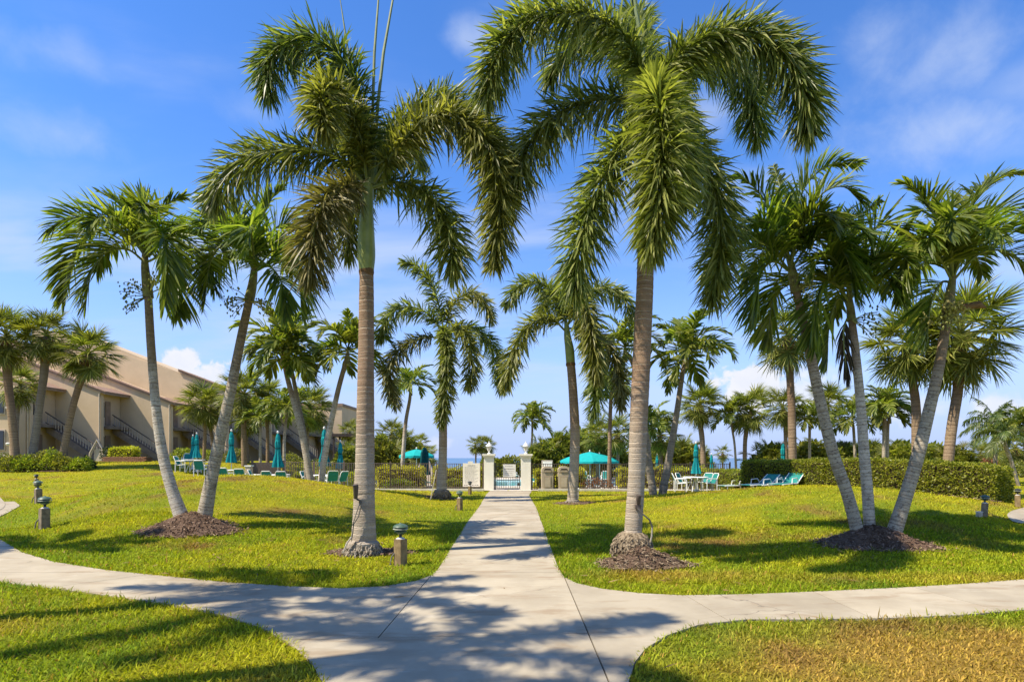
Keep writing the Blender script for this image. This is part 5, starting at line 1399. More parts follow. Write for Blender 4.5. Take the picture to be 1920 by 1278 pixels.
# planter with bright box hedge, and the pale stair gate beside it
pl = thing('brick_planter', on(240, 41), 'low brick planter under the yellow green box shrub', 'planter')
g0 = on(234, 40.2); nb = 0
bme = None
for row in range(4):
    for k in range(11):
        c = Vector((g0.x - 1.45 + k * .27 + (row % 2) * .13, 40.2, g0.z + .04 + row * .085))
        if bme is None: ob = MB().box((0, 0, 0), (.25, .12, .072)).build('brick', M['brick'], None, bevel=.006); bme = ob.data
        else: ob = link(bpy.data.objects.new('brick', bme))
        ob.location = c + Vector((0, random.Random(nb).uniform(-.008, .008), 0)); hang(ob, pl); nb += 1
MB().box((g0.x - .03, 40.6, g0.z + .14), (2.9, .66, .28)).build('soil', M['mulch'], pl)
hedge((on(210, 40.7).x, 40.75), (on(254, 40.7).x, 40.75), .9, .95, 3400, 77, 'bright yellow green box shrub in the brick planter by the stairs', 'hedge_bright', .10, None, .1, 'box_shrub')
shrub(on(206, 41.6), .6, .5, 1.1, 800, 78, 'dark shrub behind the box shrub at the building corner', 'bush_dark', .14, None)
for i, (px, Y, lb) in enumerate(((330, 50.5, 'dark bushy shrub at the foot of the third stairs'), (345, 46, 'yellow green shrub left of the twin umbrellas'), (378, 46, 'yellow green shrub right of the twin umbrellas'), (440, 47, 'green shrub at the wall behind the second umbrella'), (545, 47, 'green shrub at the wall right of the third umbrella'), (640, 46, 'golden shrub below the end wall'), (600, 47, 'low green shrub under the last stairs'))):
    shrub(on(px, Y), 1.1, .8, .95, 900, 90 + i, lb, 'bush_dark' if i == 0 else ('bush_bright' if i in (1, 2, 5) else 'bush'), .15, 'shrubs along the building')
gt = thing('stair_gate', on(182, 42.5), 'pale arched rail and gate at the near stair foot', 'gate')
g = on(182, 42.5)
mb = MB(); mb.tube([g + Vector((-.55, 0, 0)), g + Vector((-.5, 0, .6)), g + Vector((0, 0, 1.55)), g + Vector((.5, 0, .75)), g + Vector((.55, 0, 0))], .07, 8); mb.build('rail', M['trim_pale'], gt, True)
MB().box(g + Vector((.1, .1, .45)), (.75, .06, .9)).build('panel', M['trim_pale'], gt)
MB().tube([g + Vector((-.55, 0, .2)), g + Vector((-.05, 0, 1.35))], .03, 6).build('brace', M['trim_pale'], gt)
pg = thing('pergola', on(655, 58), 'dark shade structure beyond the end wall of the building', 'pergola')
g = on(658, 58); mb = MB()
mb.box(g + Vector((0, 0, 3.2)), (3.2, 2.4, .28)); mb.build('roof', M['pergola'], pg)
for sx in (-1.4, 1.4):
    for sy in (-1, 1): MB().box(g + Vector((sx, sy, 1.5)), (.16, .16, 3.1)).build('post', M['pergola'], pg)
MB().box(g + Vector((0, 1.0, .6)), (2.6, .1, 1.2)).build('screen', M['pergola'], pg)

# ------------------------------------------------------------------ pool fence, gate, pillars
def fence(pts, label, mname, h=1.42, sp=.115, post_every=2.3, group='bronze pool fences'):
    root = thing('pool_fence', (*pts[0], Hz(*pts[0])), label, 'fence', group)
    bme = None; pme = None
    for (x0, y0), (x1, y1) in zip(pts[:-1], pts[1:]):
        A_ = Vector((x0, y0, 0)); B_ = Vector((x1, y1, 0)); L = (B_ - A_).length; ang = math.atan2(y1 - y0, x1 - x0)
        za, zb = Hz(x0, y0), Hz(x1, y1)
        g_ = lambda t: A_.lerp(B_, t) + Vector((0, 0, za + (zb - za) * t))
        for zz in (.14, h - .04):
            MB().tube([g_(0) + Vector((0, 0, zz)), g_(1) + Vector((0, 0, zz))], .022, 4).build('rail', M[mname], root)
        n = int(L / sp)
        for k in range(n):
            if bme is None: ob = MB().box((0, 0, (h - .02) / 2), (.032, .032, h - .06)).build('picket', M[mname], None); bme = ob.data
            else: ob = link(bpy.data.objects.new('picket', bme))
            ob.location = g_((k + .5) / n); ob.rotation_euler = (0, 0, ang); hang(ob, root)
        m_ = max(1, round(L / post_every))
        for k in range(m_ + 1):
            if pme is None: ob = MB().box((0, 0, h / 2), (.062, .062, h + .08)).build('post', M[mname], None); pme = ob.data
            else: ob = link(bpy.data.objects.new('post', pme))
            ob.location = g_(k / m_) + Vector((0, .03, .02)); ob.rotation_euler = (0, 0, ang); hang(ob, root)
    return root
PXL, PXR = pt(917, 0, FY).x, pt(986, 0, FY).x          # pillar centres
fence([(-12.6, FY + 1.4), (-9.0, FY + .2), (PXL - .3, FY)], 'bronze picket fence left of the gate, running behind the rules sign', 'fence_sunlit')
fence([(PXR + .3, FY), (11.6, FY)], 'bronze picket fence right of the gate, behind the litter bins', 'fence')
fb = thing('privacy_panel', (-13.2, FY + 1.7, Hz(-13.2, FY + 1.7)), 'solid dark brown panel fence behind the left chairs', 'fence')
zb_ = Hz(-13.6, FY + 1.7)
for k in range(10):
    MB().box((-14.5 + k * .17, FY + 1.75 - k * .03, zb_ + .62), (.16, .035, 1.24)).build('board', M['fence'], fb)
for x in (-14.6, -12.85): MB().box((x, FY + 1.78, zb_ + .66), (.1, .1, 1.4)).build('post', M['fence'], fb)
sp_ = thing('stucco_post', (pt(467, 0, 31.5).x, 31.5, Hz(pt(467, 0, 31.5).x, 31.5)), 'short cream stucco post among the left chairs', 'post')
g = Vector(sp_.location); MB().box(g + Vector((0, 0, .5)), (.30, .30, 1.0)).build('shaft', M['stucco'], sp_, bevel=.01); MB().box(g + Vector((0, 0, 1.03)), (.36, .36, .06)).build('cap', M['stucco_pillar'], sp_)

def pillar(px, label):
    x = pt(px, 0, FY).x
    r = thing('gate_pillar', (x, FY, 0), label, 'pillar', 'gate pillars')
    MB().box((x, FY, .86), (.52, .52, 1.72)).build('shaft', M['stucco_pillar'], r, bevel=.012)
    cp = MB(); cp.box((x, FY, 1.765), (.60, .60, .085)); cp.box((x, FY, 1.86), (.70, .70, .10)); cp.build('cap', M['stucco_pillar'], r, bevel=.008)
    return r
pillar(917, 'left cream stucco gate pillar, beside the rules sign'); pillar(986, 'right cream stucco gate pillar, beside the litter bins')
def lantern(px, label):
    x = pt(px, 0, FY).x; b = Vector((x, FY, 1.912))
    r = thing('pillar_lantern', b, label, 'lamp', 'lanterns on the gate pillars')
    MB().lathe([(.10, 0), (.10, .03), (.04, .06), (.035, .14), (.07, .17)], b, 10).build('base', M['lantern'], r, True)
    MB().lathe([(.075, .17), (.135, .38), (.135, .40)], b, 6).build('glass', M['lantern_glass'], r)
    fr = MB()
    for k in range(6):
        a = k * math.pi / 3; fr.tube([b + Vector((math.cos(a) * .078, math.sin(a) * .078, .165)), b + Vector((math.cos(a) * .14, math.sin(a) * .14, .40))], .010, 4)
    fr.build('frame', M['lantern'], r)
    MB().lathe([(.175, .40), (.165, .43), (.085, .53), (.06, .55), (.045, .59), (.015, .62), (.02, .66), (.004, .70)], b, 12).build('lantern_roof', M['lantern'], r, True)
lantern(917, 'white lantern on the left gate pillar'); lantern(986, 'white lantern on the right gate pillar')
gx0, gx1 = PXL + .27, PXR - .27
gate = thing('pool_gate', (gx0, FY, 0), 'dark metal picket gate between the cream pillars', 'gate')
MB().tube([(gx0 + .05, FY, .02), (gx0 + .05, FY, 1.44)], .045, 6).build('hinge_post', M['gate'], gate)
fr = MB()
for pts in (((gx0 + .15, FY, .06), (gx0 + .15, FY, 1.40)), ((gx1 - .06, FY, .06), (gx1 - .06, FY, 1.40)), ((gx0 + .15, FY, 1.39), (gx1 - .06, FY, 1.39)), ((gx0 + .15, FY, .08), (gx1 - .06, FY, .08)), ((gx0 + .15, FY, .52), (gx1 - .06, FY, .52))): fr.tube(pts, .026, 4)
fr.build('frame', M['gate'], gate)
for k in range(9):
    x = gx0 + .15 + (gx1 - gx0 - .21) * (k + 1) / 10
    MB().box((x, FY, .73), (.022, .022, 1.30)).build('picket', M['gate'], gate)
MB().box((gx1 - .12, FY - .04, .30), (.10, .07, .16)).build('latch', M['gate'], gate)
def sign(name, px0, px1, py0, py1, Y, rows, mname, label):
    a, b = pt(px0, py1, Y), pt(px1, py0, Y)
    r = thing(name, (a.lerp(b, .5).x, Y, a.z), label, 'sign')
    MB().box(((a.x + b.x) / 2, Y, (a.z + b.z) / 2), (b.x - a.x, .03, b.z - a.z)).build('board', M[mname], r, bevel=.006)
    w, h = b.x - a.x, b.z - a.z; rr = random.Random(int(px0)); tx = MB()
    for (v, x0, x1, t) in rows:
        x = x0
        while x < x1:
            L = min(rr.uniform(.03, .10), x1 - x)
            tx.box((a.x + w * (x + L / 2), Y - .0168, a.z + h * v), (w * L * .92, .002, h * t)); x += L + rr.uniform(.012, .03)
    tx.build('print', M['print'], r)
    return r
rs1 = sign('rules_sign', 868, 900, 868, 912, FY - .10, [(.90, .28, .72, .045)] + [(.83 - .05 * k, .10, .88 - .1 * (k % 3), .016) for k in range(14)] + [(.07, .06, .30, .05), (.07, .38, .92, .045)], 'sign', 'large pale pool rules board on the fence left of the gate')
a = pt(882, 868, FY - .1); MB().box((a.x, FY - .1, a.z + .05), (.26, .03, .1)).build('top_plate', M['sign'], rs1)
for px in (869.5, 898.5):
    p = pt(px, 912, FY - .06); MB().box((p.x, FY - .06, .55), (.04, .04, 1.1)).build('post', M['gate'], rs1)
sign('gate_sign', 943, 967, 870, 893.5, FY - .05, [(.86, .16, .78, .05), (.63, .12, .90, .075), (.45, .15, .85, .03), (.30, .15, .75, .03), (.15, .2, .8, .03)], 'sign_white', 'small white notice wired to the gate')

# ------------------------------------------------------------------ litter bins
bn = thing('litter_bin', (0, 0, 0), 'x', 'bin')
MB().box((0, 0, .47), (.58, .58, .90), taper=1.07).build('body', M['bin'], bn, bevel=.02)
MB().box((0, 0, .03), (.62, .62, .06)).build('plinth', M['bin_door'], bn)
dr = MB().box((0, -.305, .42), (.40, .03, .66)).build('door', M['bin_door'], bn, bevel=.01)
MB().box((0, -.325, .42), (.30, .02, .50)).build('inset', M['bin'], dr, bevel=.008)
hd_ = MB()
hd_.prism([(-.31, .925), (.31, .925), (.31, 1.10), (.24, 1.20), (.12, 1.245), (-.12, 1.245), (-.24, 1.20), (-.31, 1.10)], -.31, .31)
hood = hd_.build('hood', M['bin'], bn, bevel=.02)
op = MB().prism([(-.19, .95), (.19, .95), (.19, 1.08), (.13, 1.13), (-.13, 1.13), (-.19, 1.08)], -.335, -.30).build('opening_shade', M['dark'], hood)  # dark slab on the solid hood, the mouth's inner shade as colour
fl = MB().box((0, -.34, 1.0), (.36, .02, .10)).build('flap', M['bin_door'], hood)
binp = Proto(bn)
b1, b2 = pt(1026, 919, FY - .45), pt(1057, 919, FY - .45)
binp.place((b1.x, FY - .45, .012), .03, 'tan litter bin nearer the right gate pillar', 'tan litter bins')
binp.place((b2.x, FY - .45, .012), -.02, 'tan litter bin half behind the leaning foxtail trunk', 'tan litter bins')

# ------------------------------------------------------------------ furniture
def chair_proto():
    r = thing('patio_chair', (0, 0, 0), 'x', 'chair')
    t = .021
    for sx in (-.28, .28):
        fr = MB(); fr.tube([(sx, -.27, .02), (sx, -.27, .60), (sx, -.23, .645), (sx, .20, .645), (sx, .25, .60), (sx, .26, .02)], t, 6); fr.build('arm_frame', M['white_metal'], r, True)
    bf = MB(); bf.tube([(-.25, .16, .40), (-.25, .36, .84), (-.20, .385, .90), (.20, .385, .90), (.25, .36, .84), (.25, .16, .40)], t, 6); bf.build('back_frame', M['white_metal'], r, True)
    sf = MB(); sf.tube([(-.25, .20, .40), (-.25, -.24, .44), (.25, -.24, .44), (.25, .20, .40)], t, 6); sf.build('seat_frame', M['white_metal'], r, True)
    st = MB(); st.add([(-.235, -.24, .445), (.235, -.24, .445), (.235, 0, .405), (-.235, 0, .405), (-.235, .19, .41), (.235, .19, .41)], [(0, 1, 2, 3), (3, 2, 5, 4)])
    o1 = st.build('seat', M['sling'], r)
    bk = MB(); bk.add([(-.235, .175, .42), (.235, .175, .42), (.235, .30, .66), (-.235, .30, .66), (-.235, .372, .87), (.235, .372, .87)], [(0, 1, 2, 3), (3, 2, 5, 4)])
    o2 = bk.build('backrest', M['sling'], r)
    for o_ in (o1, o2):
        md = o_.modifiers.new('thick', 'SOLIDIFY'); md.thickness = .012
    return r
chp = Proto(chair_proto())
def table_proto():
    r = thing('patio_table', (0, 0, 0), 'x', 'table')
    MB().lathe([(.60, .70), (.62, .715), (.60, .735)], (0, 0, 0), 24).build('tabletop', M['white_metal'], r)
    for k in range(4):
        a = k * math.pi / 2 + .6
        MB().tube([(math.cos(a) * .12, math.sin(a) * .12, .69), (math.cos(a) * .30, math.sin(a) * .30, .35), (math.cos(a) * .42, math.sin(a) * .42, .01)], .022, 6).build('leg', M['white_metal'], r, True)
    MB().lathe([(.05, 0), (.05, .05), (.028, .06), (.028, .69)], (0, 0, 0), 8).build('umbrella_sleeve', M['white_metal'], r)
    return r
tbp = Proto(table_proto())
def umbrella_proto():
    r = thing('closed_umbrella', (0, 0, 0), 'x', 'umbrella')
    MB().lathe([(.24, 0), (.24, .05), (.06, .09), (.05, .16)], (0, 0, 0), 16).build('base', M['white_metal'], r, True)
    MB().tube([(0, 0, .05), (0, 0, 2.45)], .022, 8).build('pole', M['white_metal'], r, True)
    ph = lambda j, z: .22 * math.sin(j * 2 * math.pi / 4) * (.4 + .6 * max(0, 1 - (z - .9) / 1.5)) + .07 * math.sin(j * 1.7 + z * 9)
    MB().lathe([(.10, .92), (.225, .90), (.205, 1.02), (.16, 1.25), (.115, 1.50), (.095, 1.72), (.10, 1.80), (.115, 1.95), (.09, 2.12), (.10, 2.20), (.075, 2.32), (.03, 2.42)], (0, 0, 0), 32, ph).build('canopy', M['teal'], r, True)
    MB().lathe([(.105, 1.72), (.118, 1.75), (.105, 1.79)], (0, 0, 0), 16).build('tie_strap', M['teal_dark'], r)
    vl = MB()
    for k in range(8):
        a = k * math.pi / 4; c = Vector((math.cos(a) * .09, math.sin(a) * .09, 2.06))
        vl.add([c + Vector((-math.sin(a) * .04, math.cos(a) * .04, .06)), c + Vector((math.sin(a) * .04, -math.cos(a) * .04, .06)), c + Vector((math.cos(a) * .05, math.sin(a) * .05, -.06))], [(0, 1, 2)])
    vl.build('vent_flap', M['teal_bright'], r)
    MB().lathe([(.02, 2.42), (.045, 2.45), (.05, 2.50), (.02, 2.55)], (0, 0, 0), 10).build('finial', M['lantern'], r, True)
    return r
ump = Proto(umbrella_proto())
GU = 'closed teal umbrellas'
def place_um(px, py_top, Y, label, rz=0.0, H0=2.55):
    g_ = on(px, Y); p = pt(px, py_top, Y)
    s = (p.z - g_.z) / H0
    return ump.place(g_, rz, label, GU, s)
place_um(362, 814, 35, 'closed umbrella at the far left table, behind its twin', .4)
place_um(369, 810, 34.2, 'closed umbrella in front of its twin at the far left table', .9)
place_um(434, 804, 32.5, 'closed umbrella right of the leaning grey trunk', .2)
place_um(521, 807, 31.8, 'closed umbrella before the dark brown panel', 1.1)
place_um(608, 799, 33.0, 'closed umbrella touching the trunk that leans right', .7)
place_um(638, 824, 37.0, 'closed umbrella below the end wall of the building', .1)
place_um(1305, 827, 29.6, 'closed umbrella rising from the white table', .5)
place_um(1232, 850, 38.0, 'closed umbrella seen between the curving pair of trunks', .8)
place_um(1334, 849, 39.0, 'small distant closed umbrella right of the table umbrella', .3)
place_um(1468, 826, 36.0, 'closed umbrella standing behind the hedge', .6)
GC = 'white framed teal sling chairs'
def place_ch(px, Y, rz, label, s=1.0): return chp.place(on(px, Y), rz, label, GC, s)
def place_tb(px, Y, label): return tbp.place(on(px, Y), .3, label, 'white round patio tables')
place_tb(363, 33.8, 'white table under the twin umbrellas')
place_ch(342, 33.4, R(95), 'sling chair facing right at the far left table')
place_ch(377, 32.6, R(185), 'sling chair with its back to us at the far left table')
place_ch(352, 35.0, R(20), 'sling chair on the far side of the far left table')
place_ch(390, 34.2, R(-80), 'sling chair facing left, touching the leaning grey trunk')
place_tb(434, 31.4, 'white table under the umbrella right of the leaning grey trunk')
place_ch(425, 30.4, R(172), 'sling chair with its back to us, left of the short stucco post')
place_ch(452, 30.6, R(188), 'sling chair with its back to us, touching the short stucco post')
place_tb(521, 30.6, 'white table under the umbrella before the dark brown panel')
place_ch(481, 30.8, R(100), 'sling chair turned right, just right of the short stucco post')
place_ch(505, 29.6, R(176), 'sling chair with its back to us, left of the third umbrella')
place_ch(530, 29.4, R(186), 'sling chair with its back to us, right of the third umbrella')
place_tb(606, 29.6, 'white table between the left clump of trunks and the fence')
place_ch(580, 29.6, R(85), 'sling chair left of the leaning trunk, by the fence end')
place_ch(637, 29.2, R(-120), 'sling chair facing left beside the fence, clear of the trunks')
place_ch(622, 28.8, R(-150), 'sling chair close to the clear one beside the fence')
place_tb(1304, 29.3, 'white table under the umbrella on the right')
place_ch(1275, 28.9, R(80), 'sling chair at the left of the right hand table')
place_ch(1283, 30.2, R(50), 'sling chair behind the left one at the right hand table')
place_ch(1330, 28.9, R(-80), 'sling chair at the right of the right hand table')
place_ch(1322, 30.2, R(-50), 'sling chair behind the right one at the right hand table')
place_ch(1096, 35.0, R(10), 'sling chair with white frame behind the fence, left of the slim stem')
place_ch(1136, 35.2, R(-12), 'sling chair with white frame behind the fence, at the slim stem')
# open umbrellas
def open_umbrella(px, py_top, Y, wpx, label, mname='teal_bright'):
    g_ = on(px, Y); p = pt(px, py_top, Y); r_ = wpx / 2 / F * Y; top = p.z
    r = thing('open_umbrella', g_, label, 'umbrella', 'open teal umbrellas')
    MB().tube([g_, Vector((g_.x, g_.y, top - .05))], .025, 8).build('pole', M['white_metal'], r, True)
    n = 8; cv = MB(); vs = [Vector((g_.x, g_.y, top - .02))]; fs = []
    rows = [(.25, .07), (.5, .17), (.75, .30), (1.0, .46)]
    for a_, d_ in rows:
        for j in range(n * 2):
            an = j * math.pi / n; k = 1.0 if j % 2 == 0 else .955
            vs.append(Vector((g_.x + math.cos(an) * r_ * a_ * k, g_.y + math.sin(an) * r_ * a_ * k, top - .02 - d_ * r_ * .78 - (0 if j % 2 == 0 else .03 * a_))))
    for j in range(2 * n): fs.append((0, 1 + j, 1 + (j + 1) % (2 * n)))
    for i in range(3):
        for j in range(2 * n): fs.append((1 + i * 2 * n + j, 1 + (i + 1) * 2 * n + j, 1 + (i + 1) * 2 * n + (j + 1) % (2 * n), 1 + i * 2 * n + (j + 1) % (2 * n)))
    o_ = MB().add(vs, fs).build('canopy', M[mname], r); o_.modifiers.new('t', 'SOLIDIFY').thickness = .012
    va = MB(); e = 1 + 3 * 2 * n
    for j in range(2 * n):
        a_, b_ = vs[e + j], vs[e + (j + 1) % (2 * n)]; m_ = (a_ + b_) / 2
        va.add([a_, b_, b_ - Vector((0, 0, .10)), m_ - Vector((0, 0, .16)), a_ - Vector((0, 0, .10))], [(0, 1, 2, 3, 4)])
    va.build('valance', M[mname], r)
    for j in range(n):
        b_ = vs[e + 2 * j]; MB().tube([Vector((g_.x, g_.y, top - .55 * r_ * .7)), vs[1 + 2 * n + 2 * j] - Vector((0, 0, .03)), b_ - Vector((0, 0, .02))], .010, 4).build('rib', M['white_metal'], r)
    MB().lathe([(.03, -.03), (.05, .02), (.04, .07), (.01, .11)], (g_.x, g_.y, top), 10).build('finial', M['lantern'], r, True)
    return r
open_umbrella(1106, 846, 38.0, 98, 'large open teal umbrella behind the fence, right of the leaning foxtail')
open_umbrella(1080, 852, 41.0, 60, 'smaller open teal umbrella half behind the leaning foxtail')
open_umbrella(1124, 850, 43.0, 74, 'open teal umbrella just behind the large one')
open_umbrella(781, 841, 36.0, 66, 'open teal umbrella above the beige canvas shade')
# beige canvas shade with a dark closed umbrella in front
g = on(797, 34.5); cs = thing('canvas_shade', g, 'pale beige canvas tent shade behind the fence', 'tent')
tp_ = pt(797, 848, 34.5); w_ = 27 / F * 34.5
MB().add([(g.x - w_, 34.1, 0.02), (g.x - .18, 34.1, 0.02), (tp_.x - .05, 34.5, tp_.z), (g.x - w_ * .9, 35.6, .02)], [(0, 1, 2), (0, 2, 3)]).build('side_panel', M['canvas_beige'], cs)
MB().add([(g.x + .18, 34.1, 0.02), (g.x + w_, 34.1, 0.02), (g.x + w_ * .9, 35.6, .02), (tp_.x + .05, 34.5, tp_.z)], [(0, 1, 3), (1, 2, 3)]).build('side_panel', M['canvas_beige'], cs)
MB().add([(g.x - w_ * .9, 35.6, .02), (tp_.x, 34.55, tp_.z), (g.x + w_ * .9, 35.6, .02)], [(0, 2, 1)]).build('back_panel', M['canvas_beige'], cs)
for o_ in list(cs.children): o_.modifiers.new('t', 'SOLIDIFY').thickness = .02
MB().tube([(g.x, 34.5, 0), (tp_.x, 34.5, tp_.z + .1)], .04, 8).build('pole', M['white_metal'], cs)
g = on(796, 33.6); r = thing('closed_umbrella', g, 'dark closed umbrella in front of the beige canvas shade', 'umbrella')
zt = pt(796, 838, 33.6).z
MB().tube([g, g + Vector((0, 0, zt))], .025, 8).build('pole', M['lamp_black'], r)
MB().lathe([(.06, zt - 1.62), (.30, zt - 1.58), (.26, zt - 1.3), (.22, zt - .8), (.20, zt - .35), (.12, zt - .12), (.03, zt)], g, 24, lambda j, z: .2 * math.sin(j * math.pi / 2) * .7).build('canopy', M['teal_dark'], r, True)
# chaise longues
def chaise_proto():
    r = thing('chaise_longue', (0, 0, 0), 'x', 'lounge chair')
    for sx in (-.31, .31):
        MB().tube([(sx, -.95, .30), (sx, .35, .32), (sx, .95, .72)], .024, 6).build('side_rail', M['white_metal'], r, True)
        for y in (-.75, .30):
            MB().tube([(sx, y - .06, .31), (sx, y - .08, .01)], .022, 6).build('leg', M['white_metal'], r)
        MB().tube([(sx, -.15, .32), (sx, -.12, .52), (sx, .28, .54), (sx, .42, .38)], .020, 6).build('armrest', M['white_metal'], r, True)
    o1 = MB().add([(-.29, -.93, .31), (.29, -.93, .31), (.29, .34, .32), (-.29, .34, .32)], [(0, 1, 2, 3)]).build('seat', M['sling'], r); o1.modifiers.new('t', 'SOLIDIFY').thickness = .012
    o2 = MB().add([(-.29, .36, .34), (.29, .36, .34), (.29, .95, .73), (-.29, .95, .73)], [(0, 1, 2, 3)]).build('backrest', M['sling'], r); o2.modifiers.new('t', 'SOLIDIFY').thickness = .012
    return r
cha = Proto(chaise_proto())
for px, Y, rz, lb in ((1384, 28.6, R(-75), 'lounge chair at the dark hedge end, nearest the table'), (1424, 25.0, R(-60), 'lounge chair half sunk behind the lawn crest'), (1446, 24.9, R(-62), 'lounge chair behind the lawn crest, second from the hedge gap'), (1474, 24.2, R(-50), 'lounge chair seen through the gap under the hedge'),
                      (748, 34.6, R(20), 'lounge chair behind the fence left of the slim fence palm'), (784, 33.4, R(70), 'lounge chair at the foot of the beige canvas shade'), (855, 34.2, R(100), 'lounge chair behind the fence beside the rules sign'), (962, 46, R(10), 'lounge chair across the pool, seen through the gate'), (1010, 34.4, R(30), 'lounge chair behind the right gate pillar')):
    cha.place(on(px, Y) + Vector((0, 0, .012)), rz, lb, 'teal lounge chairs')
# white shelter roof far behind
g = on(1222, 60); hs_ = thing('beach_hut', g, 'small white roofed hut far behind the curving pair of trunks', 'hut')
tpz = pt(1228, 836, 60).z; ez = pt(1228, 853, 60).z
x0, x1 = pt(1212, 0, 60).x, pt(1244, 0, 60).x
MB().add([(x0, 58.6, ez), (x1, 58.6, ez), (x1, 61.4, ez), (x0, 61.4, ez), ((x0 + x1) / 2, 60, tpz)], [(0, 1, 4), (1, 2, 4), (2, 3, 4), (3, 0, 4), (0, 3, 2, 1)]).build('roof', M['lantern'], hs_)
for x in (x0 + .15, x1 - .15):
    for y in (58.8, 61.2): MB().box((x, y, (ez + g.z) / 2), (.14, .14, ez - g.z)).build('post', M['white_metal'], hs_)
MB().box(((x0 + x1) / 2, 61.0, g.z + .5), (x1 - x0 - .4, .1, 1.0)).build('screen', M['fascia'], hs_)
g = on(1026, 46); bx3 = thing('equipment_cabinet', g, 'low pale cabinet behind the litter bins', 'cabinet')
MB().box(g + Vector((0, 0, .76)), (.85, .5, 1.52)).build('body', M['trim_pale'], bx3, bevel=.02); MB().box(g + Vector((0, -.27, .76)), (.7, .03, 1.3)).build('door', M['sign'], bx3)
g = on(1840, 44); rk = thing('picnic_bench', g, 'pale low bench on the grass beyond the hedge end', 'bench')
for k in range(3): MB().box(g + Vector((0, -.14 + .14 * k, .42)), (1.7, .12, .04)).build('slat', M['trim_pale'], rk)
for sx in (-.6, .6): MB().box(g + Vector((sx, 0, .2)), (.1, .4, .4)).build('leg', M['trim_pale'], rk)

# ------------------------------------------------------------------ bollard lights and floodlights
def bollard(loc, hgt, label, post='wood_post', lean=(0, 0), head='green', cable=True, w=.15):
    g_ = Vector(loc); k = hgt / .62
    r = thing('bollard_light', g_, label, 'light', 'garden bollard lights')
    mb = MB().box((0, 0, .175 * k), (w * k, w * k, .43 * k)); o_ = mb.build('post', M[post], None, bevel=.006); o_.location = g_; o_.rotation_euler = (lean[0], lean[1], -.55); hang(o_, r)
    up = Vector((math.sin(lean[1]), -math.sin(lean[0]), 1)).normalized()
    t0 = g_ + up * .385 * k
    MB().lathe([(.07 * k, 0), (.072 * k, .012 * k), (.04 * k, .03 * k), (.025 * k, .035 * k)], t0, 16).build('collar', M['lamp_cap'], r, True)
    MB().lathe([(.022 * k, .03 * k), (.022 * k, .075 * k), (.05 * k, .09 * k)], t0, 12).build('stem', M['lamp_black'], r, True)
    hm_ = M['lamp_green' if head == 'green' else 'lamp_black']
    MB().lathe([(.05 * k, .085 * k), (.092 * k, .112 * k), (.10 * k, .128 * k), (.075 * k, .134 * k), (.075 * k, .150 * k), (.108 * k, .156 * k), (.112 * k, .164 * k), (.08 * k, .170 * k), (.08 * k, .190 * k), (.07 * k, .192 * k)], t0, 20).build('louvre', hm_, r, True)
    MB().lathe([(.113 * k, .155 * k), (.118 * k, .160 * k), (.113 * k, .166 * k)], t0, 20).build('rim', M['lamp_rim'], r, True)
    MB().lathe([(.112 * k, .188 * k), (.118 * k, .193 * k), (.098 * k, .217 * k), (.06 * k, .236 * k), (.02 * k, .245 * k), (.012 * k, .255 * k)], t0, 20).build('hood', M['lamp_green'] if head == 'green' else hm_, r, True)
    if cable: MB().tube([g_ + Vector((-.07, -.02, .20)) * k, g_ + Vector((-.13, -.04, .12)) * k, g_ + Vector((-.15, -.05, -.01)) * k], .012 * k, 6).build('cable', M['cable'], r, True)
    return r
def bh(px, py, ptop):
    g_ = at(px, py); return g_, (pt(px, ptop, g_.y).z - g_.z)
g, h = bh(751, 1057, 982); bollard(g, h, 'bollard light with green louvred head beside the path, nearest of all')
g, h = bh(83, 989, 931); bollard(g, h, 'greyed bollard light on the left lawn, in front of another', 'wood_post_grey', (0, .03))
g, h = bh(72, 942, 901); bollard(g, h, 'bollard light behind the greyed one on the left lawn', 'wood_post_grey', (0, -.03))
g, h = bh(68, 912, 889); bollard(g, h, 'small dark headed bollard farthest back on the left lawn', 'wood_post', (0, 0), 'dark', False)
g, h = bh(862, 955, 920); bollard(g, h, 'bollard light near the foxtail palm by the rules sign')
g, h = bh(881, 926, 902); bollard(g, h, 'dark headed bollard in front of the rules sign', 'wood_post', (0, 0), 'dark', False, .13)
g, h = bh(1845, 968, 928); bollard(g, h, 'green capped bollard tilting by the right end of the hedge', 'wood_post_grey', (0, .06), 'green', False)
g, h = bh(1908, 948, 916); bollard(g, h, 'dark headed bollard beside the right side path', 'wood_post', (0, 0), 'dark', False)
g = at(1836, 968); jb = thing('junction_box', g, 'small pale box at the foot of the tilting bollard', 'box'); MB().box(g + Vector((0, 0, .05)), (.11, .09, .12)).build('body', M['conduit'], jb, bevel=.01); MB().box(g + Vector((0, 0, .115)), (.12, .10, .012)).build('lid', M['lantern'], jb)

fl = thing('floodlight', pt(668, 925, YA - .2), 'bronze floodlight strapped to the left foxtail trunk with looping cable', 'light', 'tree floodlights')
Yf = YA - .24
MB().tube([pt(667, 934, Yf + .03), pt(667, 925, Yf), pt(667, 913, Yf - .03), pt(666, 908, Yf - .04)], [.032, .040, .047, .050], 12).build('housing', M['flood'], fl, True)
MB().tube([pt(668, 934, Yf + .03), pt(674, 938, Yf + .03), pt(676, 944, Yf + .06)], .018, 6).build('bracket', M['flood'], fl, True)
MB().tube([pt(676, 936, Yf + .02), pt(677, 948, Yf + .03), pt(672, 968, Yf), pt(663, 982, Yf - .03), pt(661, 1000, Yf - .02), pt(659, 1012, Yf - .02)], .012, 6).build('cable', M['cable'], fl, True)
MB().tube([pt(674, 944, Yf), pt(668, 962, Yf - .05), pt(661, 984, Yf - .05)], .009, 6).build('lead', M['cable'], fl, True)
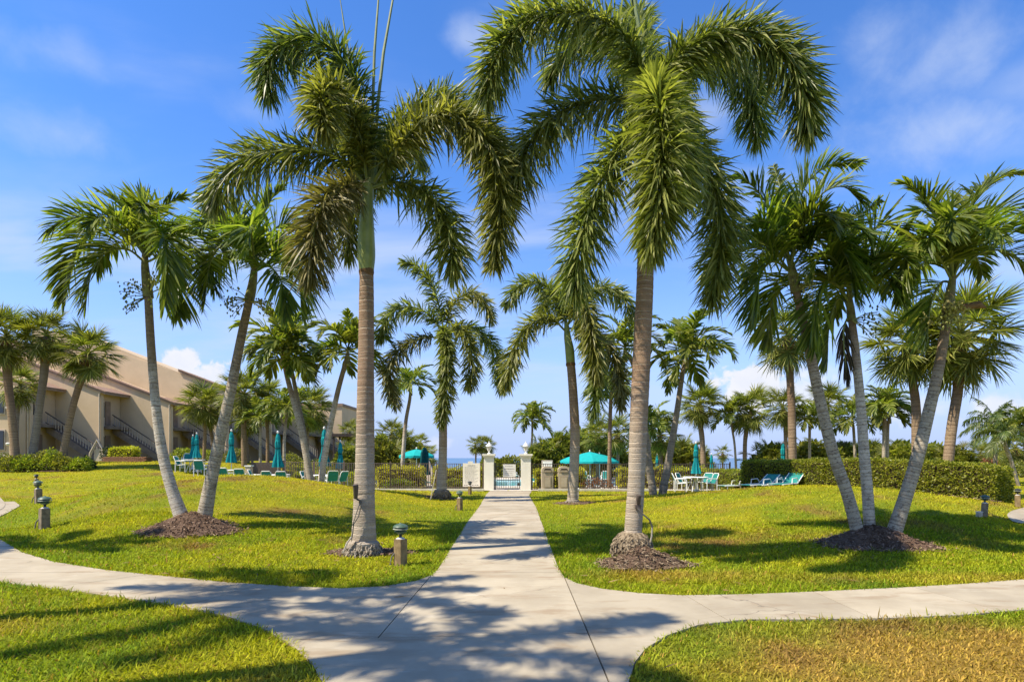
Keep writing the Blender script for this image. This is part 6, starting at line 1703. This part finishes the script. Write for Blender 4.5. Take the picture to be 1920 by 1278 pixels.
MB().tube([pt(659, 1006, Yf - .05), pt(650, 1018, Yf - .08), pt(643, 1036, Yf - .1)], [.016, .014, .010], 6).build('conduit', M['conduit'], fl, True)
fl = thing('floodlight', pt(1196, 950, YB - .2), 'pale conduit and small floodlight on the right foxtail trunk', 'light', 'tree floodlights')
Yf = YB - .20
MB().tube([pt(1197, 944, Yf), pt(1197, 936, Yf - .05), pt(1198, 928, Yf - .06)], [.03, .038, .042], 10).build('housing', M['flood'], fl, True)
MB().box(pt(1196, 949, Yf + .03), (.09, .08, .06)).build('bracket', M['flood'], fl)
MB().tube([pt(1195, 952, Yf), pt(1206, 964, Yf - .02), pt(1218, 974, Yf), pt(1223, 988, Yf + .02)], .013, 6).build('cable', M['cable'], fl, True)
MB().tube([pt(1223, 986, Yf + .02), pt(1222, 1005, Yf + .05), pt(1218, 1022, Yf + .08)], .014, 6).build('conduit', M['conduit'], fl, True)
g = at(1084, 934); sk = thing('sprinkler_stake', g, 'pale short stake at the foot of the leaning foxtail', 'stake'); MB().tube([g, g + Vector((0, 0, .32))], .03, 6).build('post', M['conduit'], sk); MB().lathe([(.04, .32), (.06, .36), (.05, .42), (.02, .44)], g, 10).build('head', M['lantern'], sk, True)
g = at(815, 936); pk = thing('conduit_pipe', g, 'pale thin pipe leaning on the smaller foxtail trunk', 'pipe'); MB().tube([g + Vector((-.12, -.3, 0)), Vector((pt(820, 880, g.y).x, g.y - .3, pt(820, 880, g.y).z))], .022, 6).build('pipe', M['conduit'], pk); MB().lathe([(.03, 0), (.04, .03), (.03, .07)], g + Vector((-.12, -.3, -.01)), 8).build('foot', M['cable'], pk)

# ------------------------------------------------------------------ palms just outside the view whose shade falls on the crossing
for i, (x, y, hh, ln, lb) in enumerate(((-6.1, 3.1, 8.0, 2.55, 'tall palm beside the walk whose shade falls on the crossing'), (-8.2, 5.2, 7.8, 2.6, 'tall palm standing behind its neighbour at the left walk'), (-14.2, 9.3, 7.0, 2.6, 'tall palm at the left bend of the walk'), (-5.4, .7, 8.6, 2.4, 'tall palm close to where we stand'))):
    root = thing('foxtail_palm', (x, y, 0), lb, 'palm tree', 'palms shading the crossing')
    trunk([Vector((x, y, -.05)), Vector((x, y, hh * .5)), Vector((x + .1, y, hh))], [.22, .17, .12], M['bark_fox'], root, step=.08, rings=.12)
    rng = np.random.RandomState(70 + i)
    for k in range(10):
        C = arc_frond((x + .1, y, hh), k * 2.4 + rng.rand() * .4, R((70, 50, 30, 15)[k % 4]), ln, 1.9, 26)
        frond_obj(C, foxtail_leaves(C, 420, .42, .04, .09, rng), M['fox'], root, (.03, .007))

# ------------------------------------------------------------------ grass
def grass(name, n, ylo, yhi, xr, hgt, wid, seed, segs):
    rng = np.random.RandomState(seed)
    y = ylo + (yhi - ylo) * rng.rand(n * 3); half = 1.0 * y + 2.6
    x = (rng.rand(n * 3) * 2 - 1) * half
    keep = rng.rand(n * 3) < half / half.max() if True else None
    x, y = x[keep], y[keep]
    ed = edge_dist(x, y, walk_poly); ins = inside(x, y, walk_poly)
    k = ~(ins & (ed > .02))
    for poly in (spr, spl, bed, bedL): k &= ~inside(x, y, poly)
    for c, rx, ry in ((mA, .62, .3), (mB_, .66, .45), (C0, .8, .66), (D0, .82, .66), (F0, .5, .3), (E0, .45, .3)): k &= ((x - c.x) / rx) ** 2 + ((y - c.y) / ry) ** 2 > 1
    k &= ~((y > FY - .85) & (x > -11.5) & (x < 12.5)); k &= (x > -1.0 * y - 2.6)
    k &= ~((y > 28.0) & (x > -9.5) & (x < -1.0) & (y > FY - .9))
    d1_ = np.clip(np.exp(-((x - 3.9) / 2.2) ** 2 - ((y - 4.9) / 1.2) ** 2), 0, 1)
    x, y, ed = x[k][:n], y[k][:n], ed[k][:n]; n = len(x); d1_ = d1_[k][:n]
    c = lawn_col(x + .06 * rng.randn(n), y + .06 * rng.randn(n))
    yl = (rng.rand(n, 1) - .45) * .55
    c = c * (1 + .30 * rng.randn(n, 1).clip(-1.5, 1.5)) ; c = c * (1 - np.clip(yl, 0, 1)) + YELL * 1.05 * np.clip(yl, 0, 1)
    c = np.clip(c, .01, .7)
    P = np.stack([x, y, H(x, y) - .03], 1)
    clump = fbm(x, y, 3.1, 3)
    th = rng.rand(n) * 6.283; lean = .35 + .65 * rng.rand(n)
    d = unit(np.stack([np.cos(th) * lean, np.sin(th) * lean, np.ones(n)], 1))
    sd = unit(np.stack([-np.sin(th), np.cos(th), .3 * rng.randn(n)], 1))
    brn = (rng.rand(n) < .05)[:, None]; c = np.where(brn, DRY * (.7 + .5 * rng.rand(n, 1)), c)
    L = np.where(rng.rand(n) < .06, 1.65, 1.0) * hgt * (.50 + .7 * rng.rand(n)) * (.7 + .6 * clump) * np.where(ed < .3, 1.12, 1.0) * (1 - .35 * d1_)
    prof = ((0, .75), (.5, 1.0), (1, 0)) if segs else ((0, 1.0), (1, 0))
    V, Fc = strips(P, d, sd, L, wid * (.6 + .8 * rng.rand(n)), .15 + .5 * rng.rand(n), prof)
    o_ = mesh_np(name, V, Fc, M['grass'], col=np.repeat(c, len(V) // n, 0))
    tag(o_, kind='stuff'); return o_
grass('grass', 128000, 4.1, 8.8, None, .095, .0095, 1, True)
grass('grass', 135000, 8.0, 14.0, None, .105, .013, 2, True)
grass('grass', 120000, 13.5, 24.0, None, .11, .022, 3, False)
grass('grass', 90000, 23.5, 44.0, None, .12, .042, 4, False)

fr_ = np.random.RandomState(91); nf = 420
ctr = [(-2.6, 10.5, 3.2), (2.3, 10.8, 3.2), (-6, 12, 3), (7, 11.5, 3), (0, 7.5, 4), (-3, 24, 4), (3, 22, 4)]
q_ = fr_.randint(0, len(ctr), nf); cc = np.array(ctr)[q_]
xf = cc[:, 0] + fr_.randn(nf) * cc[:, 2] * .6; yf = cc[:, 1] + fr_.randn(nf) * cc[:, 2] * .5
inw = inside(xf, yf, walk_poly); kp = (~inw | (fr_.rand(nf) < .16)) & (yf > 4.3)
xf, yf, inw = xf[kp], yf[kp], inw[kp]; nf = len(xf)
af = fr_.rand(nf) * 6.283
df = unit(np.stack([np.cos(af), np.sin(af), .12 * fr_.randn(nf)], 1)); sf_ = unit(np.cross(df, np.stack([.3 * fr_.randn(nf), .3 * fr_.randn(nf), np.ones(nf)], 1)))
zf = np.where(inw, .006, H(xf, yf) + .035)
tag(mesh_np('fallen_leaflets', *strips(np.stack([xf, yf, zf], 1), df, sf_, .07 + .16 * fr_.rand(nf), .016 + .012 * fr_.rand(nf), .02, ((0, .4), (.4, 1), (1, 0))), M['sabal_dry']), kind='stuff')
